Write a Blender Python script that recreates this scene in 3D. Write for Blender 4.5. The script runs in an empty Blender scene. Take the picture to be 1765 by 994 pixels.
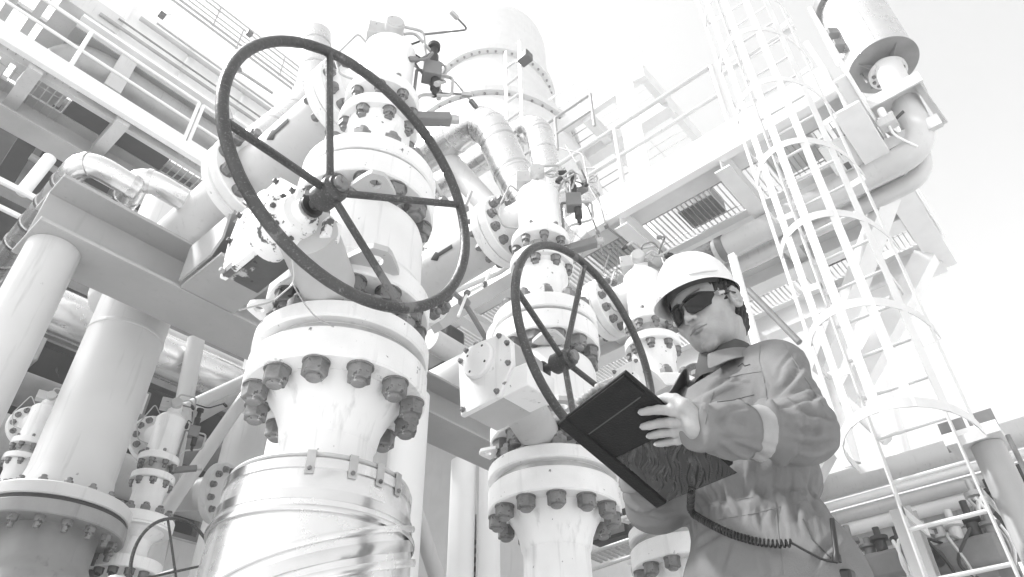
import bpy, bmesh, math, random
import numpy as np
from mathutils import Vector, Matrix, noise
R_ = math.radians
random.seed(7)
SC = bpy.context.scene
COL = SC.collection

# ------------------------------------------------------------------ camera
F_PX, CX, CY, CAM_H = 1240.0, 882.5, 497.0, 0.55
def _n(v): return v / np.linalg.norm(v)
_z = _n(np.array([-28.0, -1549.0, F_PX])); _v1 = np.array([1371.0, 949.0, F_PX])
_x = _n(_v1 - _z * (_v1 @ _z)); _y = _n(np.cross(_z, _x))
W = np.array([_x, _y, _z])                      # camera (right, down, forward) -> world
cam = bpy.data.cameras.new('camera'); camo = bpy.data.objects.new('camera', cam); COL.objects.link(camo)
cam.sensor_width = 36.0; cam.lens = 36.0 * F_PX / 1765.0; cam.clip_start = 0.05; cam.clip_end = 2000.0
_m = Matrix.Identity(4)
for i in range(3):
    _m[i][0] = W[i, 0]; _m[i][1] = -W[i, 1]; _m[i][2] = -W[i, 2]
_m[2][3] = CAM_H
camo.matrix_world = _m
SC.camera = camo

# ------------------------------------------------------------------ light
SUN_AZ, SUN_EL = 128.0, 52.0                      # direction the light comes from
world = bpy.data.worlds.new('World'); SC.world = world; world.use_nodes = True
nt = world.node_tree; nt.nodes.clear()
sky = nt.nodes.new('ShaderNodeTexSky'); sky.sky_type = 'NISHITA'; sky.sun_disc = False
sky.sun_elevation = R_(SUN_EL); sky.sun_rotation = R_(90 - SUN_AZ); sky.dust_density = 4.0; sky.air_density = 1.5
bw = nt.nodes.new('ShaderNodeRGBToBW'); bg = nt.nodes.new('ShaderNodeBackground'); wo = nt.nodes.new('ShaderNodeOutputWorld')
bg.inputs['Strength'].default_value = 0.125
nt.links.new(sky.outputs[0], bw.inputs[0]); gm = nt.nodes.new('ShaderNodeGamma'); gm.inputs['Gamma'].default_value = 0.92
nt.links.new(bw.outputs[0], gm.inputs['Color']); nt.links.new(gm.outputs[0], bg.inputs['Color']); nt.links.new(bg.outputs[0], wo.inputs['Surface'])
sl = bpy.data.lights.new('sun', 'SUN'); sl.energy = 2.8; sl.angle = R_(6); sl.color = (1, 1, 1)
so = bpy.data.objects.new('sun', sl); COL.objects.link(so)
_d = Vector((math.cos(R_(SUN_EL)) * math.cos(R_(SUN_AZ)), math.cos(R_(SUN_EL)) * math.sin(R_(SUN_AZ)), math.sin(R_(SUN_EL))))
so.rotation_euler = _d.to_track_quat('Z', 'Y').to_euler()
vs = SC.view_settings; SC.display_settings.display_device = 'sRGB'
vs.view_transform = 'Standard'; vs.look = 'None'; vs.gamma = 1.0; vs.use_curve_mapping = False; vs.exposure = 1.48
SC.cycles.max_bounces = 8; SC.cycles.diffuse_bounces = 4; SC.cycles.glossy_bounces = 3
SC.cycles.use_denoising = True

# ------------------------------------------------------------------ picture geometry -> world points at a chosen real distance
def ray(px, py): return W @ _n(np.array([px - CX, py - CY, F_PX]))
def atr(px, py, r):
    d = ray(px, py); return Vector(d * r / math.hypot(d[0], d[1])) + Vector((0, 0, CAM_H))
def onX(px, py, X): d = ray(px, py); return Vector(d * (X / d[0])) + Vector((0, 0, CAM_H))
def onY(px, py, Y): d = ray(px, py); return Vector(d * (Y / d[1])) + Vector((0, 0, CAM_H))
def onZ(px, py, Z): d = ray(px, py); return Vector(d * ((Z - CAM_H) / d[2])) + Vector((0, 0, CAM_H))
def depth(p): return float((W.T @ (np.array(p) - np.array([0, 0, CAM_H])))[2])
V = Vector

# ------------------------------------------------------------------ materials
def mat(name, base, rough=0.5, metal=0.0, spots=None, bump=0.0, bscale=40.0, mott=0.0, mscale=4.0, spec=0.5, coat=0.0, vary=None, streak=0.0):
    m = bpy.data.materials.new(name); m.use_nodes = True; t = m.node_tree; n = t.nodes; L = t.links
    b = n['Principled BSDF']; b.inputs['Roughness'].default_value = rough; b.inputs['Metallic'].default_value = metal
    b.inputs['Specular IOR Level'].default_value = spec
    if coat: b.inputs['Coat Weight'].default_value = coat
    tc = n.new('ShaderNodeTexCoord'); src = tc.outputs['Object']
    def rgb(v): return (v, v, v, 1)
    def mix(fac, a, c):
        x = n.new('ShaderNodeMix'); x.data_type = 'RGBA'
        if isinstance(fac, float): x.inputs['Factor'].default_value = fac
        else: L.new(fac, x.inputs['Factor'])
        for s, q in ((6, a), (7, c)):
            if isinstance(q, (float, int)): x.inputs[s].default_value = rgb(q)
            else: L.new(q, x.inputs[s])
        return x.outputs[2]
    def nz(scale, det=5, rgh=0.55, vec=None):
        q = n.new('ShaderNodeTexNoise'); q.inputs['Scale'].default_value = scale; q.inputs['Detail'].default_value = det; q.inputs['Roughness'].default_value = rgh
        L.new(vec or src, q.inputs['Vector']); return q.outputs[0]
    def ramp(x, lo, hi):
        q = n.new('ShaderNodeMapRange'); q.inputs['From Min'].default_value = lo; q.inputs['From Max'].default_value = hi
        L.new(x, q.inputs['Value']); return q.outputs[0]
    col = base
    if mott: col = mix(ramp(nz(mscale), 0.3, 0.7), base * (1 - mott), min(1.0, base * (1 + mott)))
    if streak:
        mp = n.new('ShaderNodeMapping'); mp.inputs['Scale'].default_value = (9, 9, 0.7); L.new(src, mp.inputs['Vector'])
        col = mix(ramp(nz(3.0, 4, 0.6, mp.outputs[0]), 0.58, 0.72), col, base * (1 - streak))
    if spots:                                         # (scale, threshold, colour): chipped paint and rust freckles
        for sc_, th, c in spots: col = mix(ramp(nz(sc_, 6, 0.62), th, th + 0.03), col, c)
    if vary is not None:
        a = n.new('ShaderNodeAttribute'); a.attribute_name = 'tone'; col = mix(a.outputs['Fac'], col, vary)
    if isinstance(col, (float, int)): b.inputs['Base Color'].default_value = rgb(col)
    else: L.new(col, b.inputs['Base Color'])
    if bump:
        bp = n.new('ShaderNodeBump'); bp.inputs['Strength'].default_value = bump; bp.inputs['Distance'].default_value = 0.004
        L.new(nz(bscale), bp.inputs['Height']); L.new(bp.outputs[0], b.inputs['Normal'])
    if mott or spots:
        r = n.new('ShaderNodeMapRange'); r.inputs['To Min'].default_value = max(0, rough - .12); r.inputs['To Max'].default_value = min(1, rough + .15)
        L.new(nz(9.0), r.inputs['Value']); L.new(r.outputs[0], b.inputs['Roughness'])
    return m
M = {}
M['white'] = mat('white_paint', 0.80, 0.42, spots=[(40, 0.69, 0.2), (7, 0.72, 0.5)], bump=0.12, mott=0.08, mscale=3, streak=0.2)
M['white_edge'] = mat('chipped_white_paint', 0.78, 0.42, spots=[(34, 0.665, 0.2), (9, 0.72, 0.5)], bump=0.2, mott=0.08, mscale=6, streak=0.15)
M['under'] = mat('grey_primer_paint', 0.48, 0.5, spots=[(26, 0.66, 0.15)], bump=0.2, mott=0.12)
M['worn'] = mat('flaking_white_paint', 0.80, 0.5, spots=[(13, 0.585, 0.10), (42, 0.61, 0.12)], bump=0.5, bscale=25, mott=0.08)
M['grime'] = mat('greasy_black_steel', 0.07, 0.45, spots=[(6, 0.58, 0.4), (24, 0.62, 0.02)], bump=0.6, bscale=18, mott=0.5)
M['nut'] = mat('weathered_grey_nut_paint', 0.19, 0.5, spots=[(45, 0.58, 0.08), (16, 0.70, 0.5)], bump=0.4, bscale=90, mott=0.3, mscale=25)
M['nutdark'] = mat('rusty_dark_nut', 0.15, 0.55, spots=[(40, 0.55, 0.05)], bump=0.4, bscale=90, mott=0.3)
M['wheel'] = mat('dull_dark_handwheel_paint', 0.040, 0.42, spots=[(190, 0.58, 0.11), (5, 0.60, 0.13), (30, 0.66, 0.16)], bump=0.5, bscale=110, mott=0.45, mscale=9)
M['beam'] = mat('pale_grey_structural_paint', 0.40, 0.5, spots=[(14, 0.72, 0.2)], bump=0.08, mott=0.10, mscale=2, streak=0.10)
M['pipe'] = mat('light_grey_pipe_paint', 0.56, 0.38, spots=[(18, 0.72, 0.3)], bump=0.06, mott=0.09, mscale=1.5, streak=0.14)
M['clad'] = mat('aluminium_cladding_sheet', 0.74, 0.24, metal=0.85, bump=0.18, bscale=6, mott=0.06, streak=0.1)
M['cladband'] = mat('bright_steel_banding', 0.62, 0.2, metal=1.0, bump=0.06, mott=0.1)
M['steel'] = mat('galvanised_steel', 0.45, 0.4, metal=0.5, mott=0.15, mscale=12)
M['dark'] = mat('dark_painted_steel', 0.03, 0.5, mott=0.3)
M['deck_and_recess_dark'] = mat('dark_deck_plate_and_recess_shade', 0.012, 0.7, mott=0.3, mscale=1.5)  # real dark deck plates, and shade painted into the recess panel
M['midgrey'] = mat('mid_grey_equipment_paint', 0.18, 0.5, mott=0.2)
M['palewhite'] = mat('fresh_white_paint', 0.85, 0.45, mott=0.03)
M['black'] = mat('black_plastic', 0.015, 0.4)
M['rwhite'] = mat('chalky_white_steelwork', 0.78, 0.6, mott=0.05)
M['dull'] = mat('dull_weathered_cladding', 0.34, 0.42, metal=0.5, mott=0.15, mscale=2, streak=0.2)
M['ladder'] = mat('off_white_ladder_paint', 0.64, 0.5, spots=[(30, 0.70, 0.3)], mott=0.06)
M['vessel'] = mat('grey_vessel_paint', 0.27, 0.5, spots=[(20, .70, .12)], mott=.15, mscale=5, streak=.2)
M['faint'] = mat('pale_tower_paint', 0.60, 0.6, mott=.05, streak=.1)
M['ground'] = mat('pale_concrete', 0.52, 0.9, bump=0.4, bscale=12, mott=0.2, mscale=0.6)

# ------------------------------------------------------------------ mesh builder
def frame(d):
    d = Vector(d).normalized(); a = Vector((0, 0, 1)) if abs(d.z) < 0.95 else Vector((1, 0, 0))
    u = a.cross(d).normalized(); return u, d.cross(u).normalized(), d
class MB:
    def __init__(s): s.v = []; s.f = []
    def add(s, v, f):
        o = len(s.v); s.v += [Vector(p) for p in v]; s.f += [[i + o for i in q] for q in f]; return s
    def box(s, c, size, ax=None):
        ax = ax or (V((1, 0, 0)), V((0, 1, 0)), V((0, 0, 1))); c = V(c)
        vv = [c + ax[0] * (size[0] / 2 * i) + ax[1] * (size[1] / 2 * j) + ax[2] * (size[2] / 2 * k) for k in (-1, 1) for j in (-1, 1) for i in (-1, 1)]
        return s.add(vv, [(0, 2, 3, 1), (4, 5, 7, 6), (0, 1, 5, 4), (2, 6, 7, 3), (0, 4, 6, 2), (1, 3, 7, 5)])
    def bar(s, a, b, w, h, up=(0, 0, 1)):
        a, b = V(a), V(b); d = (b - a); L = d.length; d.normalize(); up = V(up)
        u = up.cross(d)
        if u.length < 1e-3: u = V((1, 0, 0)).cross(d)
        u.normalize(); t = d.cross(u).normalized()
        return s.box((a + b) / 2, (w, h, L), (u, t, d))
    def lathe(s, o, d, prof, seg=32, closed=False):
        """prof: list of (radius, distance along d)"""
        o = V(o); u, w, d = frame(d); n = len(prof); vv = []
        for r, t in prof:
            for k in range(seg):
                a = 2 * math.pi * k / seg; vv.append(o + d * t + (u * math.cos(a) + w * math.sin(a)) * max(r, 1e-5))
        ff = []
        for i in range(n - 1 + (1 if closed else 0)):
            for k in range(seg):
                k2 = (k + 1) % seg; i2 = (i + 1) % n
                ff.append((i * seg + k, i * seg + k2, i2 * seg + k2, i2 * seg + k))
        if not closed:
            ff.append(tuple(range(seg))[::-1]); ff.append(tuple((n - 1) * seg + k for k in range(seg)))
        return s.add(vv, ff)
    def cyl(s, a, b, r, r2=None, seg=24):
        a, b = V(a), V(b); return s.lathe(a, b - a, [(r, 0), (r if r2 is None else r2, (b - a).length)], seg)
    def tube(s, pts, r, seg=8, closed=False):
        pts = [V(p) for p in pts]; n = len(pts); vv = []; ff = []; up = None
        rr = r if isinstance(r, (list, tuple)) else [r] * n
        for i, p in enumerate(pts):
            if closed: t = pts[(i + 1) % n] - pts[i - 1]
            else: t = pts[min(i + 1, n - 1)] - pts[max(i - 1, 0)]
            t.normalize()
            if up is None: up = frame(t)[0]
            u = (up - t * up.dot(t)).normalized(); up = u; w = t.cross(u)
            for k in range(seg):
                a = 2 * math.pi * k / seg; vv.append(p + (u * math.cos(a) + w * math.sin(a)) * rr[i])
        for i in range(n if closed else n - 1):
            for k in range(seg):
                k2 = (k + 1) % seg; j = (i + 1) % n
                ff.append((i * seg + k, i * seg + k2, j * seg + k2, j * seg + k))
        if not closed: ff.append(tuple(range(seg))[::-1]); ff.append(tuple((n - 1) * seg + k for k in range(seg)))
        return s.add(vv, ff)
    def ring(s, c, d, R, r, seg=64, sub=12):
        u, w, d = frame(d); c = V(c)
        return s.tube([c + (u * math.cos(2 * math.pi * k / seg) + w * math.sin(2 * math.pi * k / seg)) * R for k in range(seg)], r, sub, True)
    def prism(s, pts, d):
        pts = [V(p) for p in pts]; d = V(d); n = len(pts)
        return s.add(pts + [p + d for p in pts], [tuple(range(n))[::-1], tuple(range(n, 2 * n))] + [(i, (i + 1) % n, n + (i + 1) % n, n + i) for i in range(n)])
def rounded(pts, rad, n=6):
    """polyline with rounded corners"""
    pts = [V(p) for p in pts]; out = [pts[0]]
    for i in range(1, len(pts) - 1):
        a, b, c = pts[i - 1], pts[i], pts[i + 1]; da = (a - b); dc = (c - b)
        r = min(rad, da.length * .48, dc.length * .48); p = b + da.normalized() * r; q = b + dc.normalized() * r
        for k in range(n + 1):
            t = k / n; out.append(p * (1 - t) ** 2 + b * 2 * t * (1 - t) + q * t * t)
    out.append(pts[-1]); return out

def wpos(o):
    p = V((0, 0, 0))
    while o is not None: p += o.location; o = o.parent
    return p
def build(name, mb, m, parent=None, bevel=0.0, smooth=True, angle=32, label=None, loc=None):
    me = bpy.data.meshes.new(name)
    base = wpos(parent) if parent is not None else V((0, 0, 0))
    if loc is not None: base = V(loc)
    me.from_pydata([tuple(p - base) for p in mb.v], [], mb.f)
    bm = bmesh.new(); bm.from_mesh(me); bmesh.ops.recalc_face_normals(bm, faces=bm.faces); bm.to_mesh(me); bm.free()
    if smooth:
        me.polygons.foreach_set('use_smooth', [True] * len(me.polygons))
        me.set_sharp_from_angle(angle=R_(angle))
    mm = M[m] if isinstance(m, str) else m
    me.materials.append(mm)
    o = bpy.data.objects.new(name, me); COL.objects.link(o)
    if parent is not None: o.parent = parent
    if loc is not None: o.location = V(loc) - (wpos(parent) if parent is not None else V((0, 0, 0)))
    if bevel:
        b = o.modifiers.new('bevel', 'BEVEL'); b.width = bevel; b.segments = 2; b.limit_method = 'ANGLE'; b.angle_limit = R_(40)
    if label: o['label'] = label
    return o
def thing(name, label, cat, loc, group=None):
    o = bpy.data.objects.new(name, None); COL.objects.link(o); o.location = loc; o.empty_display_size = 0.1
    o['label'] = label; o['category'] = cat; o['kind'] = 'thing'
    if group: o['group'] = group
    return o
def tag(o, label, cat, group=None):
    o['label'] = label; o['category'] = cat; o['kind'] = 'thing'
    if group: o['group'] = group
    return o
def struct(name, mb, m):
    o = build(name, mb, m); o['kind'] = 'structure'; return o

# shared nut meshes: hex nut, washer and stud end, pointing along -Z from the flange face
def nut_mesh(s, sd, name, m):
    mb = MB(); h = s * 1.26
    mb.lathe((0, 0, 0), (0, 0, -1), [(s * 1.06, 0), (s * 1.06, s * .14)], 20)
    rot = [Vector((math.cos(R_(60 * k)), math.sin(R_(60 * k)), 0)) * s for k in range(6)]
    z0, z1 = -s * .142, -h
    vv = [p + V((0, 0, z0)) for p in rot] + [p + V((0, 0, z1 + s * .09)) for p in rot] + [p * .93 + V((0, 0, z1)) for p in rot]
    ff = [tuple(range(6))] + [(i, (i + 1) % 6, 6 + (i + 1) % 6, 6 + i) for i in range(6)] + [(6 + i, 6 + (i + 1) % 6, 12 + (i + 1) % 6, 12 + i) for i in range(6)] + [tuple(range(12, 18))]
    mb.add(vv, ff)
    mb.lathe((0, 0, z1 - .0001), (0, 0, -1), [(s * .62, 0), (s * .62, sd), (s * .50, sd + s * .10)], 14)
    me = bpy.data.meshes.new(name); me.from_pydata([tuple(p) for p in mb.v], [], mb.f)
    bm = bmesh.new(); bm.from_mesh(me); bmesh.ops.recalc_face_normals(bm, faces=bm.faces); bm.to_mesh(me); bm.free()
    me.polygons.foreach_set('use_smooth', [True] * len(me.polygons)); me.set_sharp_from_angle(angle=R_(28))
    me.materials.append(M[m]); return me
NUTS = {}
def nuts(parent, c, d, R, n, size, proj=0.3, m='nut', a0=0.0, arc=None, name='nut'):
    """ring of nuts round centre c in the plane across d, each pointing along d; every nut its own part"""
    key = (round(size, 4), proj, m)
    if key not in NUTS: NUTS[key] = nut_mesh(size, size * proj, 'hex_nut', m)
    u, w, d = frame(d); base = wpos(parent)
    for k in range(n):
        a = a0 + 2 * math.pi * k / n
        p = V(c) + (u * math.cos(a) + w * math.sin(a)) * R
        if arc and not arc(p): continue
        o = bpy.data.objects.new(name, NUTS[key]); COL.objects.link(o); o.parent = parent
        o.location = p - base
        q = (-d).to_track_quat('Z', 'Y'); o.rotation_mode = 'QUATERNION'
        o.rotation_quaternion = q @ Vector((0, 0, 1)).rotation_difference(V((0, 0, 1))) @ Matrix.Rotation(random.uniform(0, 6), 3, 'Z').to_quaternion()
# ================================================================== ground
g = MB(); g.add([(-300, -300, 0), (300, -300, 0), (300, 300, 0), (-300, 300, 0)], [(0, 1, 2, 3)]); struct('ground', g, 'ground')

def disc_profile(R, r, z0, z1, ch=0.006):
    """annular flange ring between z0 and z1, outer R, inner r"""
    return [(r, z0), (R - ch, z0), (R, z0 + ch), (R, z1 - ch), (R - ch, z1), (r, z1)]
Z = V((0, 0, 1)); NY = V((0, -1, 0)); PY = V((0, 1, 0)); PX = V((1, 0, 0))

def lug(root, ax, R, z, ang, down=False, mt='under', s=1.0):
    """lifting plate with an eye, standing proud of the barrel and seen from below"""
    d = V((math.cos(ang), math.sin(ang), 0)); t = V((-d.y, d.x, 0)); c = V((ax[0], ax[1], z))
    out = [(-.10, 0), (.10, 0), (.085, .035), (.03, .115), (-.03, .115), (-.085, .035)]
    hole = [(.026 * math.cos(a), .058 + .026 * math.sin(a)) for a in [2 * math.pi * k / 16 for k in range(16)]]
    mb = MB(); th = .022 * s
    P = lambda q, zz: c + d * (R - .012 + q[1] * s) + t * (q[0] * s) + Z * zz
    # outer loop resampled to 16 points by angle round the hole so that the two loops bridge cleanly
    oo = []
    for k in range(16):
        a = 2 * math.pi * k / 16; dx, dy = math.cos(a), math.sin(a); best = 9
        for i in range(6):
            (x1, y1), (x2, y2) = out[i], out[(i + 1) % 6]; y1 -= .058; y2 -= .058
            den = dx * (y2 - y1) - dy * (x2 - x1)
            if abs(den) < 1e-9: continue
            tt = (x1 * (y2 - y1) - y1 * (x2 - x1)) / den; uu = (x1 * dy - y1 * dx) / den
            if tt > 0 and -1e-6 <= uu <= 1 + 1e-6: best = min(best, tt)
        oo.append((dx * best, .058 + dy * best))
    vv = [P(q, 0) for q in oo] + [P(q, 0) for q in hole] + [P(q, th) for q in oo] + [P(q, th) for q in hole]; ff = []
    for k in range(16):
        j = (k + 1) % 16
        ff += [(k, j, 16 + j, 16 + k), (32 + k, 48 + k, 48 + j, 32 + j), (k, 32 + k, 32 + j, j), (16 + k, 16 + j, 48 + j, 48 + k)]
    mb.add(vv, ff); build('lifting_lug', mb, mt, root, angle=25)

def handwheel(root, hub, c, R, tube, spokes, name='handwheel'):
    """rim in the plane across Y; hub set back along the shaft, spokes dished forward to the rim"""
    hw = build(name, MB().ring(c, NY, R, tube, 72, 14), 'wheel', root)
    for a in spokes:
        e = V(c) + PX * math.cos(a) * R + Z * math.sin(a) * R
        h0 = V(hub) + (e - V(hub)).normalized() * .02
        build('spoke', MB().tube([h0, h0 * .5 + e * .5, e], tube * .72, 10), 'wheel', hw)
    hb = MB().lathe(V(hub) + PY * .05, NY, [(.030, 0), (.038, .01), (.038, .075), (.030, .085), (.030, .092)], 24)
    build('hub', hb, 'wheel', hw)
    build('hub_nut', MB().lathe(V(hub) + NY * .041, NY, [(.022, 0), (.022, .012), (.018, .016)], 20), 'nut', hw)
    return hw

def gearbox(root, G, hub):
    """worm gearbox on the operating stem: a cast box whose cover plate lies in the Y-Z plane and faces -X,
    its worm shaft runs along -Y to the handwheel"""
    X, D, kind = G['X'], G['D'], G['kind']; P = [onX(*q, X) for q in G['poly']]; c = sum(P, V((0, 0, 0))) / len(P)
    inner = [V((X + .012, p.y + (c.y - p.y) * .05, p.z + (c.z - p.z) * .05)) for p in P]
    gb = build('gearbox', MB().prism(inner, (D, 0, 0)), 'grime' if kind == 1 else 'under', root, bevel=.006)
    cv = build('cover_plate', MB().prism([p - PX * .010 for p in P], (.021, 0, 0)), 'worn' if kind == 1 else 'white_edge', gb, bevel=.004)
    NX = V((-1, 0, 0)); cc = onX(*G['cap'], X) + NX * .010; r = G['capr']
    cp = build('indicator_cap', MB().lathe(cc, NX, [(r, 0), (r, .012), (r * .92, .020), (r * .4, .026)], 40), 'worn' if kind == 1 else 'white', cv)
    for k in range(4):
        a = k * math.pi / 2 + .6; build('cap_bolt', MB().lathe(cc + NX * .018 + (PY * math.cos(a) + Z * math.sin(a)) * r * .72, NX, [(.005, 0), (.005, .005)], 8), 'dark', cp)
    for q in G['poly']:
        p = onX(*q, X); p = p + (c - p) * .12 + NX * .010
        build('cover_bolt', MB().lathe(p, NX, [(.011, 0), (.011, .004), (.008, .005), (.008, .012), (.006, .014)], 6), 'grime' if kind == 1 else 'nut', cv)
    if kind == 1:
        build('pointer', MB().tube([cc + NX * .03 - PY * .05 - Z * .055, cc + NX * .034 + PY * .0, cc + NX * .03 + PY * .05 + Z * .05], .006, 8), 'dark', cv)
    if 'step' in G:
        S_ = [onX(*q, X) + PX * .004 for q in G['step']]; build('shaft_guard', MB().prism(S_, (D * .9, 0, 0)), 'white', gb, bevel=.004)
    h = V(hub) + PY * .05; s0 = V((h.x, G['y0'], h.z)); L = (s0 - h).length
    build('shaft_housing', MB().lathe(s0 + PY * .12, NY, [(.07, 0), (.07, .10), (.082, .10), (.082, .125), (.068, .13), (.060, .12 + L * .36), (.040, .12 + L * .40), (.034, .12 + L * .62)], 28), 'worn' if kind == 1 else 'white', gb)
    build('shaft', MB().lathe(s0, NY, [(.016, L * .5), (.016, L + .02)], 14), 'grime', gb)
    build('dust_seal', MB().lathe(s0, NY, [(.028, L * .68), (.033, L * .70), (.033, L * .78), (.028, L * .80)], 18), 'black', gb)
    for k in range(8):
        a = k * math.pi / 4
        build('housing_bolt', MB().lathe(s0 + NY * .003 + (PX * math.cos(a) + Z * math.sin(a)) * .073, NY, [(.008, 0), (.008, .012)], 6), 'grime' if kind == 1 else 'nut', gb)
    if kind == 1:                                    # small square lock lug and hand of the bracket behind the hub
        build('lock_bracket', MB().box(s0 + NY * (L * .45) + PX * .085 - Z * .02, (.05, .05, .07)), 'worn', gb, bevel=.004)
    if kind == 2:
        pc = onX(918, 679, hub[0] - .06); w_ = build('pinion_disc', MB().lathe(pc, V((-.7, -.7, 0)), [(.036, 0), (.036, .010), (.028, .012)], 28), 'worn', gb)
        for k in range(9):
            a = k * 2 * math.pi / 9; u, w, d = frame((-.7, -.7, 0)); build('pinion_hole', MB().lathe(pc + d * .0125 + (u * math.cos(a) + w * math.sin(a)) * .022, d, [(.0055, 0), (.0055, .0008)], 10), 'dark', w_)
    return gb

def isolation_valve(ax, label, zo, wheel_c, hub, gb, kind, spokes, tube=.0150):
    x, y = ax; root = thing('isolation_valve', label, 'valve', (x, y, 1.785 + zo)); O = V((x, y, zo))
    body = MB().lathe(O, Z, [(.0, 1.787), (.24, 1.787), (.24, 1.79), (.269, 1.79), (.275, 1.796), (.275, 1.842), (.269, 1.848), (.165, 1.850), (.150, 1.87), (.150, 1.93),
                             (.178, 1.955), (.178, 1.962)], 72)
    build('lower_flange', body, 'white_edge', root, angle=25)
    barrel = MB().lathe(O, Z, [(.17, 1.963), (.262, 1.963), (.268, 1.969), (.268, 2.035), (.262, 2.041), (.236, 2.043), (.234, 2.05), (.232, 2.085), (.236, 2.088), (.236, 2.096), (.230, 2.10),
                               (.226, 2.31), (.216, 2.345), (.186, 2.365), (.165, 2.40), (.165, 2.428)], 72)
    build('body', barrel, 'white', root, angle=25)
    build('upper_flange', MB().lathe(O, Z, [(.16, 2.43), (.251, 2.43), (.257, 2.436), (.257, 2.530), (.251, 2.536), (.235, 2.537)], 72), 'white_edge', root, angle=25)
    nuts(root, O + Z * 1.849, Z, .225, 12, .036, .5, 'nut', R_(15), name='stud_nut')
    nuts(root, O + Z * 1.962, -Z, .222, 12, .040, .35, 'nutdark' if kind == 1 else 'nut', R_(4), name='body_nut')
    nuts(root, O + Z * 2.429, -Z, .212, 12, .040, .25, 'nut', R_(8), name='top_nut')
    toward = math.atan2(-y, -x)
    lug(root, ax, .226, 2.355 + zo, toward + R_(4), s=.85)
    lug(root, ax, .262, 1.99 + zo, toward + R_(10), s=.95)
    lug(root, ax, .262, 1.90 + zo, toward - R_(72), s=.6, mt='white')
    gearbox(root, gb, hub)
    # stem bonnet between body and gearbox
    b1 = V((gb['X'] + gb['D'] * .6, gb['y0'] - .02, 1.93 + zo)); b0 = V((x, y, 1.93 + zo)); b0 = b1 + (b0 - b1) * .7
    build('stem_bonnet', MB().cyl(b0, b1, .085, seg=28), 'under', root)
    handwheel(root, hub, wheel_c, .4, tube, spokes)
    return root

def hub_pipe(ax, zo, z_bottom, label, name='flanged_pipe'):
    x, y = ax; root = thing(name, label, 'pipe', (x, y, 0)); O = V((x, y, zo))
    build('pipe_flange', MB().lathe(O, Z, [(.19, 1.655), (.269, 1.655), (.275, 1.661), (.275, 1.748), (.269, 1.754), (.24, 1.755), (.238, 1.786), (.1, 1.786)], 72), 'white_edge', root, angle=25)
    build('neck', MB().lathe(O, Z, [(.134, z_bottom - zo), (.134, 1.50), (.137, 1.503), (.139, 1.508), (.141, 1.512), (.150, 1.56), (.172, 1.61), (.196, 1.645), (.20, 1.6545)], 56), 'white', root, angle=25)
    nuts(root, O + Z * 1.654, -Z, .235, 12, .0370, .22, 'nut', R_(20))
    build('flange_gasket', MB().lathe(O, Z, [(.2, 1.757), (.245, 1.757), (.245, 1.784), (.2, 1.784)], 48), 'steel', root)
    return root

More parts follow.
